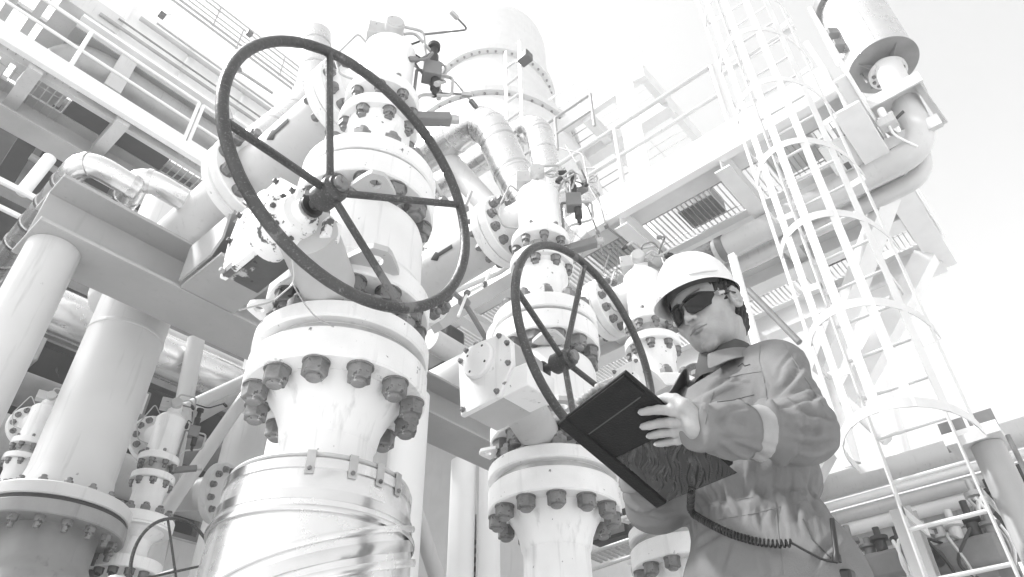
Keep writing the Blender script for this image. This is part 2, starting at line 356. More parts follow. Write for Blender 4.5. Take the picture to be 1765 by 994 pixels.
def relief(ax, zb, s, label, dz=0.0, outlet=True, detail=True, root=None, low=False, grp=None, yaw=0.0):
    """pilot operated relief valve; zb = z of the inlet flange's underside, s = scale"""
    x, y = ax; root = thing('relief_valve', label, 'valve', (x, y, zb), grp); O = V((x, y, zb)); a = lambda *p: [(r * s, t * s) for r, t in p]
    seg = 48 if detail else 28
    build('inlet_flange', MB().lathe(O, Z, a((.12, .004), (.251, .004), (.257, .01), (.257, .078), (.251, .084), (.16, .085), (.130, .12), (.118, .18), (.118, .30), (.134, .34), (.134, .385)), seg), 'white_edge', root, angle=25)
    nuts(root, O + Z * (.085 * s), Z, .212 * s, 12, .036 * s, .5, 'nut', .2, name='inlet_nut')
    f0 = .385 + dz
    build('neck_flange', MB().lathe(O, Z, a((.12, .385), (.135, f0), (.160, f0 + .002), (.166, f0 + .008), (.166, f0 + .055), (.160, f0 + .06), (.1, f0 + .061)), seg), 'white_edge', root, angle=25)
    nuts(root, O + Z * ((f0) * s), -Z, .136 * s, 8, .027 * s, .6, 'nut', .35, name='neck_nut')
    f1 = f0 + .16
    build('core', MB().lathe(O, Z, a((.085, f0 + .06), (.085, f1)), 24), 'under', root)
    nuts(root, O + Z * (f1 * s), -Z, .132 * s, 8, .024 * s, 1.3, 'nut', .75, name='body_nut')
    b = f1 + .07
    build('body', MB().lathe(O, Z, a((.09, f1 + .001), (.152, f1 + .001), (.158, f1 + .007), (.158, f1 + .055), (.152, f1 + .061), (.122, b), (.116, b + .02), (.116, b + .31), (.119, b + .32), (.119, b + .335), (.105, b + .35),
                                     (.100, b + .36), (.070, b + .385), (.05, b + .39)), seg), 'white', root, angle=25)
    top = O + Z * ((b + .39) * s)
    for k in range(6):
        q = k * math.pi / 3 + .3
        build('bonnet_bolt', MB().lathe(O + Z * ((b + .0) * s) + V((math.cos(q), math.sin(q), 0)) * .135 * s, Z, [(.013 * s, -.012 * s), (.013 * s, .018 * s), (.009 * s, .022 * s)], 10), 'nut', root)
    # pilot head: small box, round cap facing the camera, tubing and a dark regulator block on the right
    cam_d = (V((0, 0, CAM_H)) - top); cam_d.z = 0; cam_d.normalize(); rt = V((-cam_d.y, cam_d.x, 0))
    build('pilot_head', MB().lathe(top, Z, a((.055, -.01), (.055, .09), (.048, .10)), 20), 'white', root)
    build('gauge_housing', MB().lathe(top + Z * .075 * s, cam_d, a((.045, -.02), (.045, .09), (.040, .095), (.040, .10)), 24), 'under', root, angle=25)
    build('pilot_box', MB().box(top + Z * .08 * s - rt * .07 * s, (.10 * s, .09 * s, .09 * s), (rt, cam_d, Z)), 'under', root, bevel=.004)
    build('regulator', MB().box(top + rt * .20 * s - Z * .12 * s, (.085 * s, .07 * s, .10 * s), (rt, cam_d, Z)), 'midgrey', root, bevel=.004)
    build('regulator_cap', MB().lathe(top + rt * .20 * s - Z * .07 * s, Z, a((.026, 0), (.026, .08), (.018, .085), (.018, .14), (.03, .145), (.03, .17), (.01, .18)), 16), 'dark', root)
    build('filter_bowl', MB().lathe(top + rt * .22 * s - Z * .17 * s, -Z, a((.022, 0), (.022, .07), (.012, .08), (.012, .12)), 16), 'dark', root)
    for k, pts in enumerate((
        [top + Z * .12 * s, top + Z * .20 * s, top + Z * .20 * s + rt * .14 * s, top + rt * .16 * s + Z * .02 * s, top + rt * .18 * s - Z * .07 * s],
        [top + rt * .20 * s + Z * .03 * s, top + rt * .10 * s + Z * .17 * s, top + rt * .02 * s + Z * .12 * s],
        [top + rt * .24 * s - Z * .12 * s, top + rt * .30 * s - Z * .12 * s, top + rt * .30 * s - Z * .26 * s, top + rt * .16 * s - Z * .30 * s, top + rt * .12 * s - Z * .42 * s],
        [top + rt * .155 * s - Z * .12 * s, top + rt * .13 * s - Z * .12 * s, top + rt * .13 * s - Z * .36 * s, top + rt * .10 * s - Z * .40 * s])):
        build('pilot_tube', MB().tube(rounded(pts, .03 * s), .0075 * s, 8), 'steel' if k < 3 else 'midgrey', root)
    rr = random.Random(int(abs(x) * 100))
    for k in range(7 if detail else 3):
        q0 = top + rt * rr.uniform(.02, .2) * s + Z * rr.uniform(-.1, .18) * s; pts = [q0]
        for j in range(3): q0 = q0 + rt * rr.uniform(-.08, .12) * s + Z * rr.uniform(-.14, .08) * s + cam_d * rr.uniform(-.05, .08) * s; pts.append(q0)
        build('pilot_tube', MB().tube(rounded(pts, .03 * s), rr.uniform(.004, .007) * s, 8), rr.choice(['steel', 'midgrey', 'dark']), root)
        build('fitting', MB().lathe(pts[-1], (pts[-1] - pts[-2]), [(.014 * s, -.02 * s), (.014 * s, .02 * s), (.01 * s, .03 * s)], 6), rr.choice(['steel', 'dark', 'midgrey']), root)
    # locking arm with loop on the left
    build('lifting_loop', MB().tube(rounded([top - rt * .10 * s - Z * .02 * s, top - rt * .16 * s + Z * .06 * s, top - rt * .24 * s - Z * .16 * s, top - rt * .20 * s - Z * .28 * s, top - rt * .10 * s - Z * .30 * s], .03 * s), .005 * s, 8), 'steel', root)
    # drain spigot through the neck on the right
    p = O + Z * ((f1 - .03) * s)
    build('spigot', MB().bar(p + rt * .10 * s, p + rt * .30 * s + Z * .06 * s, .05 * s, .045 * s), 'midgrey', root, bevel=.004)
    build('spigot_plug', MB().cyl(p + rt * .30 * s + Z * .06 * s, p + rt * .335 * s + Z * .07 * s, .02 * s), 'steel', root)
    if outlet:
        oc = O + Z * ((b + .235) * s)
        build('outlet_neck', MB().lathe(oc, PY, a((.105, .04), (.105, .14), (.115, .19), (.15, .219), (.2, .221)), 40), 'white', root, angle=25)
        build('outlet_flange', MB().lathe(oc, PY, a((.12, .222), (.205, .222), (.21, .227), (.21, .273), (.205, .279), (.1, .28)), 48), 'white_edge', root, angle=25)
        nuts(root, oc + PY * .221 * s, NY, .168 * s, 12, .026 * s, .25, 'nut', .1, name='outlet_nut')
    return root

def discharge(ax, zc, label, y0, y_end, flange_at, s=1.0):
    """discharge line leaving the relief valve along +Y with its flanges and a painted flow arrow"""
    x, y = ax; root = thing('discharge_pipe', label, 'pipe', (x, y + y0, zc)); O = V((x, y, zc))
    build('pipe_flange', MB().lathe(O, PY, [(.1, y0 + .002), (.205, y0 + .002), (.21, y0 + .008), (.21, y0 + .055), (.205, y0 + .06), (.16, y0 + .062), (.15, y0 + .09)], 48), 'white_edge', root, angle=25)
    nuts(root, O + PY * (y0 + .062), PY, .175, 12, .024, .3, 'nut', .1)
    fa = flange_at
    build('pipe_run', MB().lathe(O, PY, [(.145, y0 + .06), (.15, y0 + .12), (.155, fa - .12), (.17, fa - .02), (.17, fa)], 48), 'pipe', root, angle=25)
    build('joint_flange', MB().lathe(O, PY, [(.17, fa), (.268, fa), (.275, fa + .006), (.275, fa + .06), (.262, fa + .066), (.262, fa + .076), (.275, fa + .08), (.275, fa + .135), (.26, fa + .14), (.18, fa + .142)], 56), 'white_edge', root, angle=25)
    nuts(root, O + PY * fa, NY, .225, 12, .036, .5, 'nut', .05, name='joint_nut')
    build('header_run', MB().lathe(O, PY, [(.19, fa + .142), (.185, fa + .2), (.185, y_end)], 48), 'pipe', root, angle=25)
    # painted arrow on the side facing the camera
    r = .1565; mb = MB(); c0 = math.atan2(-1, -.9)
    def P(yy, ang): return O + PY * yy + (PX * math.cos(ang) + Z * math.sin(ang)) * r
    A = R_(200); m = (y0 + fa) / 2
    vv = []; ff = []
    for i in range(9):
        yy = m - .09 + i * .18 / 8; w = .085 if i < 6 else [.20, .11, .015][i - 6]
        for j in range(5): vv.append(P(yy, A + w * (j / 2 - 1)))
    for i in range(8):
        for j in range(4): q = i * 5 + j; ff.append((q, q + 1, q + 6, q + 5))
    mb.add(vv, ff); build('flow_arrow', mb, 'dark', root)
    return root

# ------------------------------------------------------------------ the row of three big valves
A1 = (1.105, 1.67); A2 = (2.30, 1.765); A3 = (3.28, 1.71)
W1 = V((.729, 1.152, 2.004)); W2 = V((1.79, 1.180, 1.985))
H1 = onY(569, 331, 1.235); H2 = onY(972, 621, 1.285)
def spk(c, pts, Y): return [math.atan2((onY(*p, Y) - c).z, (onY(*p, Y) - c).x) for p in pts]
gb1 = dict(X=.675, D=.10, kind=1, cap=(452, 368), capr=.070, y0=1.40, poly=[(383, 482), (397, 423), (416, 374), (451, 339), (487, 308), (520, 326), (500, 385), (475, 406)])
gb2 = dict(X=1.56, D=.16, kind=2, cap=(831, 624), capr=.070, y0=1.50, poly=[(797, 719), (793, 624), (804, 604), (824, 593), (868, 575), (884, 589), (886, 628), (864, 684)], step=[(864, 684), (863, 640), (908, 622), (908, 662)])
isolation_valve(A1, 'big white flanged valve at left with the largest dark handwheel and rusty gearbox', 0, W1, H1, gb1, 1, spk(W1, [(568, 92), (395, 210), (790, 352), (690, 525)], 1.152))
isolation_valve(A2, 'white flanged valve with a round-capped gearbox and the dark handwheel behind the clipboard', .012, W2, H2, gb2, 2, spk(W2, [(1008, 462), (893, 500), (1060, 655), (1000, 700)], 1.18))
isolation_valve(A3, 'farthest big white flanged valve, half hidden behind the worker', 0, V((2.86, 1.2, 1.97)), V((2.80, 1.3, 2.0)), dict(X=2.60, D=.16, kind=2, cap=(1092, 660), capr=.05, y0=1.5, poly=[(1060, 720), (1058, 640), (1100, 618), (1118, 640), (1112, 696)]), 2, [R_(80), R_(-20), R_(170), R_(260)])
p1 = hub_pipe(A1, 0, 0.0, 'spiral-clad silver insulated riser with a bolted white flange under the biggest valve', 'insulated_pipe')
hub_pipe(A2, .012, 0.0, 'bare white vertical pipe with bolted flange beneath the middle valve')
hub_pipe(A3, 0, 0.0, 'white vertical pipe and flange beneath the farthest valve, beside the worker')
relief(A1, 2.545, 1.0, 'tall relief valve with pilot tubing above the biggest handwheel', dz=-.0)
relief(A2, 2.560, 1.0, 'relief valve with pilot tubing standing above the middle handwheel', dz=.03)
relief(A3, 2.545, 1.0, 'relief valve beside the white hard hat, farthest of the big row', dz=.0)
discharge(A1, 2.545 + .850, 'light grey discharge pipe with arrow, left of the biggest relief valve', .281, 2.6, .98)
discharge(A2, 2.560 + .880, 'light grey discharge pipe with dark arrow between the two big handwheels', .281, 2.6, .98)
discharge(A3, 2.545 + .850, 'pale discharge pipe behind the farthest relief valve', .281, 2.6, .98)

# cladding of the insulated riser: sheet drum with spiral seams, bands and clips
ax, ay = A1; O = V((ax, ay, 0))
cl = build('cladding', MB().lathe(O, Z, [(.15, 1.372), (.236, 1.374), (.244, 1.368), (.250, 1.352), (.256, 1.30), (.262, 1.24), (.268, 1.10), (.27, .90), (.27, 0.02)], 96), 'clad', p1, angle=20)
build('end_sealant', MB().ring(O + Z * 1.372, Z, .243, .007, 72, 8), 'under', cl)
for z, r in ((1.345, .256), (1.262, .263)): build('strap', MB().lathe(O, Z, [(r - .004, z - .013), (r, z - .013), (r, z + .013), (r - .004, z + .013)], 96, True), 'cladband', cl)
def spiral(z0, z1, a0, a1, w, th, m, nm):
    vv = []; ff = []; n = 90
    for i in range(n + 1):
        t = i / n; a = a0 + (a1 - a0) * t; z = z0 + (z1 - z0) * t
        r = float(np.interp(z, [.9, 1.10, 1.24, 1.30, 1.352], [.27, .268, .262, .256, .250])) + .001
        d = V((math.cos(a), math.sin(a), 0))
        for dr, dz_ in ((0, -w / 2), (th, -w / 2), (th * 1.2, 0), (th, w / 2), (0, w / 2)): vv.append(O + d * (r + dr) + Z * (z + dz_))
    for i in range(n):
        for j in range(4): q = i * 5 + j; ff.append((q, q + 1, q + 6, q + 5))
    build(nm, MB().add(vv, ff), m, cl)
tw = math.atan2(-ay, -ax)
spiral(1.22, 1.225, 0, 2 * math.pi, .014, .008, 'cladband', 'seam')
for k, (zc, w, th, m, nm) in enumerate(((1.195, .016, .009, 'clad', 'seam'), (1.150, .030, .005, 'cladband', 'strap'), (1.105, .020, .011, 'clad', 'seam'), (1.045, .034, .005, 'cladband', 'strap'), (.995, .022, .011, 'clad', 'seam'), (.92, .034, .005, 'cladband', 'strap'), (.86, .022, .011, 'clad', 'seam'), (.76, .03, .004, 'cladband', 'strap'), (.62, .02, .006, 'clad', 'seam'))):
    spiral(zc - .28, zc + .18, tw - R_(145), tw + R_(145), w, th, m, nm)
for a in (-8, 16, 34, 50):
    d = V((math.cos(tw + R_(a)), math.sin(tw + R_(a)), 0)); t = V((-d.y, d.x, 0))
    p = O + d * .257 + Z * 1.345
    c = build('clip', MB().box(p, (.022, .004, .062), (t, d, Z)).box(p - d * .012 + Z * .03, (.022, .026, .004), (t, d, Z)), 'steel', cl)
    build('clip_screw', MB().lathe(p + d * .002 - Z * .018, d, [(.006, 0), (.006, .004), (.003, .006)], 10), 'nutdark', c)
# stray lashing wire on the gearbox
wr = [onY(*p, Y) for p, Y in (((503, 440), 1.30), ((507, 470), 1.30), ((505, 490), 1.31), ((470, 520), 1.30), ((412, 534), 1.30))]
tag(build('wire', MB().tube(rounded(wr, .02), .0022, 6), 'steel'), 'thin frayed wire end sticking out left below the rusty gearbox', 'wire')
wr = [onY(*p, Y) for p, Y in (((505, 490), 1.31), ((522, 520), 1.34), ((545, 548), 1.38), ((575, 563), 1.40))]
tag(build('wire', MB().tube(rounded(wr, .03), .0020, 6), 'steel'), 'thin wire hanging down over the flange below the gearbox', 'wire')
# ================================================================== steelwork helpers
def hbeam(mb, a, b, w, h, up=(0, 0, 1), tf=.018, tw=.012):
    """H section with its centreline from a to b; w = flange width, h = depth along up"""
    a, b, up = V(a), V(b), V(up).normalized()
    mb.bar(a + up * (h / 2 - tf / 2), b + up * (h / 2 - tf / 2), w, tf, up)
    mb.bar(a - up * (h / 2 - tf / 2), b - up * (h / 2 - tf / 2), w, tf, up)
    mb.bar(a, b, tw, h - 2 * tf, up); return mb
def beam(label, a, b, w, h, name='steel_beam', m='beam', up=(0, 0, 1), group=None, parent=None, **k):
    o = build(name, hbeam(MB(), a, b, w, h, up, **k), m, parent, bevel=.003 if w > .15 else 0)
    if parent is None: tag(o, label, 'beam', group)
    return o
def railing(label, a, b, n, h=1.05, r=.02, m='palewhite', toe=True, name='railing', rails=2, group=None):
    a, b = V(a), V(b); root = thing(name, label, 'railing', a, group)
    build('top_rail', MB().tube([a + Z * h, b + Z * h], r, 8), m, root)
    for k in range(1, rails): build('mid_rail', MB().tube([a + Z * h * k / rails, b + Z * h * k / rails], r * .85, 8), m, root)
    for i in range(n):
        p = a.lerp(b, i / (n - 1)); build('post', MB().tube([p, p + Z * h], r, 8), m, root)
    if toe: build('toe_board', MB().bar(a + Z * .07, b + Z * .07, .008, .14), m, root)
    return root
def grating(parent, c0, c1, z, name='grating', m='steel', pitch=.10, cross=.5, along='Y', th=.03):
    """open bar grating between two corners"""
    mb = MB(); x0, x1 = sorted((c0[0], c1[0])); y0, y1 = sorted((c0[1], c1[1]))
    if along == 'Y':
        n = max(2, int((x1 - x0) / pitch))
        for i in range(n + 1): x = x0 + (x1 - x0) * i / n; mb.bar((x, y0, z), (x, y1, z), .006 if pitch < .08 else .012, th)
        k = max(1, int((y1 - y0) / cross))
        for i in range(k + 1): y = y0 + (y1 - y0) * i / k; mb.bar((x0, y, z + th * .2), (x1, y, z + th * .2), .008, .012)
    else:
        n = max(2, int((y1 - y0) / pitch))
        for i in range(n + 1): y = y0 + (y1 - y0) * i / n; mb.bar((x0, y, z), (x1, y, z), .006 if pitch < .08 else .012, th)
        k = max(1, int((x1 - x0) / cross))
        for i in range(k + 1): x = x0 + (x1 - x0) * i / k; mb.bar((x, y0, z + th * .2), (x, y1, z + th * .2), .008, .012)
    return build(name, mb, m, parent, smooth=False)
def bandpipe(label, pts, r, name='pipe', m='clad', rad=None, step=.35, cat='pipe', seg=28, group=None, bends=8):
    """clad pipe swept along a rounded path, with a raised band at every sheet joint and lobster-back bends"""
    path = rounded(pts, rad or r * 2.2, bends); root = thing(name, label, cat, V(pts[0]), group)
    build('pipe_run', MB().tube(path, r, seg), m, root, angle=20 if m == 'clad' else 40)
    acc = 0.0; nxt = step * .5
    for i in range(len(path) - 1):
        a, b = path[i], path[i + 1]; L = (b - a).length; d = (b - a).normalized()
        if bends <= 5 and L < step * .9 and 0 < i < len(path) - 2 and m == 'clad':
            build('band', MB().lathe(a, d, [(r, -.005), (r + .0025, -.005), (r + .0025, .005), (r, .005)], seg, True), 'cladband', root)
        while nxt < acc + L:
            build('band', MB().lathe(a + d * (nxt - acc), d, [(r, -.012), (r + .005, -.012), (r + .005, .012), (r, .012)], seg, True), 'cladband' if m == 'clad' else m, root); nxt += step
        acc += L
    return root
def plainpipe(label, pts, r, m='pipe', rad=None, seg=20, name='pipe', group=None, flanges=()):
    pts = [V(p) for p in pts]; path = rounded(pts, rad or r * 3, 8); root = thing(name, label, 'pipe', pts[0], group)
    build('pipe_run', MB().tube(path, r, seg), m, root, angle=40)
    for (i, t) in flanges:
        a, b = pts[i], pts[i + 1]; d = (b - a).normalized(); c = a.lerp(b, t)
        build('flange', MB().lathe(c, d, [(r, -.06), (r * 1.65, -.06), (r * 1.65, -.008), (r * 1.3, -.007), (r * 1.3, .007), (r * 1.65, .008), (r * 1.65, .06), (r, .06)], 32), m, root, angle=25)
        nuts(root, c - d * .06, -d, r * 1.42, 10, r * .16, .4, 'nut'); nuts(root, c + d * .06, d, r * 1.42, 10, r * .16, .4, 'nut')
    return root

# ================================================================== left support frame (H beam carrying the discharge pipes)
bm_ = beam('long grey H beam carrying the discharge pipes, behind the big valves', (.37, 3.265, 2.99), (4.4, 3.265, 2.99), .33, .30)
e = V((.37, 3.265, 2.99))
bm2 = tag(build('stub_beam', hbeam(MB(), (1.19, 2.72, 2.99), (1.19, 3.092, 2.99), .30, .30), 'beam', bevel=.003), 'short grey stub beam joining the long H beam behind the rusty gearbox', 'beam')
mb = MB().prism([(1.02, 3.09, 2.868), (1.02, 2.80, 2.868), (1.02, 2.72, 2.94), (1.02, 2.72, 3.10), (1.02, 3.09, 3.10)], (.012, 0, 0)); build('gusset_plate', mb, 'beam', bm2)
def column(label, x, y, r, z1, m='pipe', name='column', z0=0.0, group=None):
    c = tag(build(name, MB().lathe((x, y, z0), Z, [(r, 0), (r, z1 - z0)], 36), m, angle=40), label, 'column', group); return c
column('pale round column under the left end of the long H beam', .50, 3.27, .115, 2.838)
column('slim pale round column between the clad riser and the middle valve', 2.78, 3.27, .085, 2.838)
for lab, a, b, r in (('diagonal pale tube brace right of the slim column at bottom centre', (2.80, 3.27, 2.35), (3.55, 3.27, 1.1), .05),):
    tag(build('brace', MB().tube([a, b], r, 20), 'pipe'), lab, 'brace')
# white columns behind, between the first two valves
for lab, px, r_, Y in (('white column with a perforated edge strip, between the first two valves', 795, .12, 4.6), ('second white column further right, behind the middle valve', 843, .10, 4.4)):
    p = onY(px, 930, Y); c = column(lab, p.x, p.y, r_, 3.6, 'palewhite')
    if px == 795:
        st = MB()
        for k in range(24): st.box(V((p.x + .12, p.y - .05, 1.0 + k * .08)), (.012, .03, .045))
        build('strip_plate', MB().box((p.x + .128, p.y - .04, 1.9), (.006, .05, 2.4)), 'steel', c); build('strip_slots', st, 'dark', c)

# ================================================================== tall riser with bolted flange, lower left
x, y = 1.12, 3.85
rt_ = thing('vessel_riser', 'wide pale riser bolted to a grey vessel at lower left', 'pipe', (x, y, 0)); O = V((x, y, 0))
zf = zat_ = None
def zpix(px, py, X, Y):
    lo, hi = 0.0, 30.0
    for _ in range(50):
        m = (lo + hi) / 2; c = W.T @ (np.array([X, Y, m]) - np.array([0, 0, CAM_H])); yy = CY + F_PX * c[1] / c[2]
        if yy > py: lo = m
        else: hi = m
    return lo
def axis_at(px, py, r): p = atr(px, py, r); return p.x, p.y
x, y = axis_at(132, 800, 3.95); rt_.location = (x, y, 0); O = V((x, y, 0))
dd = V((x, y, 0)).normalized(); near = O - dd * .31; zf = zpix(0, 868, near.x, near.y)
build('riser', MB().lathe(O, Z, [(.22, zf + .10), (.20, zf + .22), (.196, zf + .24), (.196, zf + 1.05), (.200, zf + 1.055), (.200, zf + 1.07), (.196, zf + 1.075), (.196, 3.9)], 56), 'pipe', rt_, angle=25)
build('riser_flange', MB().lathe(O, Z, [(.2, zf + .035), (.315, zf + .035), (.32, zf + .04), (.32, zf + .09), (.315, zf + .096), (.22, zf + .10)], 64), 'pipe', rt_, angle=25)
build('gasket', MB().lathe(O, Z, [(.2, zf + .016), (.31, zf + .016), (.31, zf + .034), (.2, zf + .034)], 64), 'dark', rt_)
build('vessel_flange', MB().lathe(O, Z, [(.2, zf - .05), (.315, zf - .05), (.32, zf - .045), (.32, zf + .010), (.315, zf + .015), (.2, zf + .0155)], 64), 'vessel', rt_, angle=25)
build('vessel', MB().lathe(O, Z, [(.31, 0.0), (.31, zf - .42), (.305, zf - .34), (.285, zf - .28), (.24, zf - .24), (.21, zf - .18), (.21, zf - .05)], 64), 'vessel', rt_, angle=40)
nuts(rt_, O + Z * (zf - .05), -Z, .275, 16, .022, 1.2, 'nut', .1); nuts(rt_, O + Z * (zf + .098), Z, .265, 16, .020, .6, 'nut', .1, name='top_nut')

# ================================================================== smaller relief valves further back on the left
SM = 'smaller relief valves in the background'
def small(px, py, r, s, lab, zpy, dz=0.0):
    x, y = axis_at(px, py, r); z = zpix(0, zpy, x, y); R = relief((x, y), z, s, lab, dz=dz, detail=False, outlet=True, grp=SM)
    O = V((x, y, z))
    build('inlet_stack', MB().lathe(O, Z, [(.09 * s, -z + .01), (.09 * s, -.34 * s), (.25 * s, -.335 * s), (.257 * s, -.33 * s), (.257 * s, -.25 * s), (.25 * s, -.245 * s), (.14 * s, -.24 * s), (.12 * s, -.15 * s), (.13 * s, -.08 * s), (.2 * s, -.012 * s), (.25 * s, -.01 * s), (.25 * s, .003 * s)], 32), 'white', R, angle=25)
    nuts(R, O - Z * .335 * s, -Z, .21 * s, 12, .035 * s, .3, 'nutdark', .2, name='base_nut')
    return R
small(262, 830, 4.2, .68, 'small relief valve between the wide riser and the clad riser', 915)
small(45, 780, 4.8, .62, 'small relief valve at the far left edge beside the pale column', 868)
small(1140, 860, 6.3, .6, 'small relief valve low behind the clipboard and the worker\'s arm', 900)
# small handwheel bottom left of the clad riser
p = onY(302, 985, 2.6); hwp = thing('drain_valve', 'small dark handwheel peeking up beside the clad riser at bottom', 'valve', p)
w_ = build('handwheel', MB().ring(p, (.25, -.95, .1), .185, .006, 48, 10), 'wheel', hwp)
for k in range(4):
    u, w2, d = frame((.25, -.95, .1)); a = R_(90 * k + 25); build('spoke', MB().tube([p, p + (u * math.cos(a) + w2 * math.sin(a)) * .185], .0045, 8), 'wheel', w_)
build('stem', MB().cyl(p, p + V((-.06, .24, -.02)), .012), 'steel', hwp)
build('yoke', MB().box(p + V((-.07, .30, -.05)), (.08, .08, .16)), 'pipe', hwp, bevel=.02)
build('stand_pipe', MB().cyl((p.x - .07, p.y + .3, 0), (p.x - .07, p.y + .3, p.z - .10), .03), 'pipe', hwp)

# tube braces, lower left
for lab, a, b, r, Y in (('upright pale tube left of the clad riser', (338, 585), (262, 985), .058, 4.4),
                        ('pale tube brace rising right from the small valve towards the clad riser', (318, 705), (445, 645), .042, 4.1),
                        ('long pale tube brace slanting down left below its fork', (445, 650), (270, 905), .042, 4.15),
                        ('angle brace below the tube fork, left of the clad riser', (322, 728), (425, 672), .045, 4.5)):
    tag(build('brace', MB().tube([onY(*a, Y), onY(*b, Y)], r, 18), 'pipe' if 'angle' not in lab else 'beam'), lab, 'brace')
x, y = axis_at(425, 750, 5.6); column('pale wide column directly behind the clad riser', x, y, .16, 4.4)
x, y = axis_at(700, 800, 3.9); column('pale column just right of the clad riser neck', x, y, .11, 2.8, 'palewhite')
p = onY(372, 850, 4.3); r2 = thing('blind_flange', 'pale round blind flange with a ring of nuts beside the clad riser', 'flange', p)
build('plate', MB().lathe(p, (.5, -.8, -.1), [(.10, -.1), (.10, 0), (.19, .002), (.19, .05), (.05, .052)], 40), 'pipe', r2, angle=25); nuts(r2, p + V((.5, -.8, -.1)).normalized() * .052, V((.5, -.8, -.1)).normalized(), .15, 12, .02, .3, 'nut')
build('nozzle', MB().cyl(p, p + V((-.1, .35, .05)), .10), 'pipe', r2)

# ================================================================== insulated bends resting over the frame, left
bandpipe('silver clad bend at far left over the beam end', [onZ(-90, 565, 3.35), onZ(146, 272, 3.35), onZ(236, 326, 3.35)], .062, rad=.13, step=.22, name='insulated_bend')
bandpipe('silver clad bend looping over the middle of the long beam', [onZ(165, 430, 3.42), onZ(242, 300, 3.42), onZ(340, 358, 3.42)], .064, rad=.12, step=.22, name='insulated_bend')

# ================================================================== upper left platform, seen from below
YP = 10.0; ZP = 10.75
a, b = onY(-60, 24, YP), onY(420, 319, YP); x0, x1 = a.x - 3, b.x + .6
plat = thing('platform', 'high walkway platform at upper left with open grating floor', 'platform', (x0, YP, ZP))
build('edge_channel', MB().bar((x0, YP, ZP), (x1, YP, ZP), .12, .26), 'palewhite', plat, bevel=.01)
build('inner_channel', MB().bar((x0, YP + .34, ZP + .06), (x1, YP + .34, ZP + .06), .10, .22), 'pipe', plat)
q1 = onZ(110, 345, ZP); q2 = onZ(45, 185, ZP); yb = onZ(240, 300, ZP).y
build('back_beam', hbeam(MB(), (x0, yb, ZP - .15), (x1 + 1.5, yb, ZP - .15), .5, .55, tf=.04, tw=.03), 'beam', plat)
gx0 = onZ(40, 170, ZP).x; dk = onZ(178, 200, ZP).x
for px_, py_ in ((40, 150), (192, 230)):
    c = onZ(px_, py_, ZP); build('cross_beam', MB().bar((c.x, YP + .1, ZP - .05), (c.x, yb, ZP - .05), .22, .3), 'pipe', plat)
c2 = onZ(192, 230, ZP).x; dl = onZ(122, 178, ZP).x; dr = onZ(300, 270, ZP).x
grating(plat, (x0, YP + .1), (dl - .02, yb), ZP + .08, pitch=.12, cross=.45, th=.05)
build('deck_plate', MB().box(((dl + dr) / 2, (YP + yb) / 2 + .1, ZP + .12), (dr - dl, yb - YP - .2, .03)), 'deck_and_recess_dark', plat)
grating(plat, (dr + .02, YP + .1), (x1, yb), ZP + .08, pitch=.12, cross=.45, th=.05)
railing('white tube railing along the upper left walkway, its left length', (onY(154, 139, YP).x - 4.4, YP, ZP + .13), (onY(310, 258, YP).x, YP, ZP + .13), 4, r=.035, h=1.12)
railing('white tube railing along the upper left walkway, its right length', (onY(318, 262, YP).x, YP, ZP + .13), (x1 + 1.2, YP, ZP + .13), 3, r=.035, h=1.12)
# large lagged lines above the walkway and the girder over them
zc = onY(270, 185, 11.2).z
bandpipe('thick silver line with an end bend above the upper left walkway', [(onY(120, 120, 11.2).x - .2, 12.6, zc), (onY(120, 95, 11.2).x, 11.2, zc), (6.0, 11.2, zc)], .36, rad=.8, step=1.3, name='lagged_line', m='dull')
z2 = onY(330, 185, 12.2).z
plainpipe('dark thick line behind the silver one over the upper left walkway', [(onY(150, 70, 12.2).x, 12.2, z2), (8.0, 12.2, z2)], .34, 'midgrey')
p = onY(212, 130, 10.7); tag(build('pipe_hanger', MB().bar(onY(192, 155, 10.8), onY(226, 95, 10.8), .30, .12, (0, 1, 0)), 'pipe'), 'flat pale hanger strap across the thick silver line', 'bracket')
pa, pb = onY(130, 45, 10.9), onY(400, 222, 10.9)
up = thing('girder', 'deep pale girder with a darker soffit above the upper left walkway', 'beam', (pa.x, 10.9, pa.z))
zt = pa.z
build('soffit', MB().box(((pa.x + 8) / 2, 11.6, zt), (8 - pa.x, 1.5, .12)), 'dull', up)  # underside shade put into a darker material than the web
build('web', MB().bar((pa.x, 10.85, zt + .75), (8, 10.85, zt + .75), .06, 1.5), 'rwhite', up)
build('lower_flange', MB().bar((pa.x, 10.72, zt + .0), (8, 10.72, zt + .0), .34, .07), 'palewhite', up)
q1_ = onY(118, 100, 13.4); rec = thing('recess_shade_panel', 'added dark panel for the shade in the recess behind the thick lines above the upper left walkway', 'panel', (q1_.x, 13.4, q1_.z))
build('panel', MB().box((q1_.x + 5.5, 13.4, zt - 1.1), (11, .1, 3.2)), 'deck_and_recess_dark', rec)  # near-black backing sheet, the shade of the recess put into its colour
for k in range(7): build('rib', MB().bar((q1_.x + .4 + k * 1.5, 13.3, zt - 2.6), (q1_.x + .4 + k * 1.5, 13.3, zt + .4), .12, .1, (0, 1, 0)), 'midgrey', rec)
for k, (yy, zz, r) in enumerate(((12.9, .1, .09), (12.8, -.5, .12), (12.9, -1.6, .07))): plainpipe(('thin pipe highest in the dark recess at upper left', 'medium pipe across the dark recess at upper left', 'thinnest pipe lowest in the dark recess at upper left')[k], [(q1_.x + .3, yy, zt + zz), (q1_.x + 10, yy, zt + zz)], r, 'beam')
for k in range(9): build('stiffener', MB().box((pa.x + .6 + k * 1.3, 10.78, zt + .74), (.05, .10, 1.38)), 'rwhite', up)
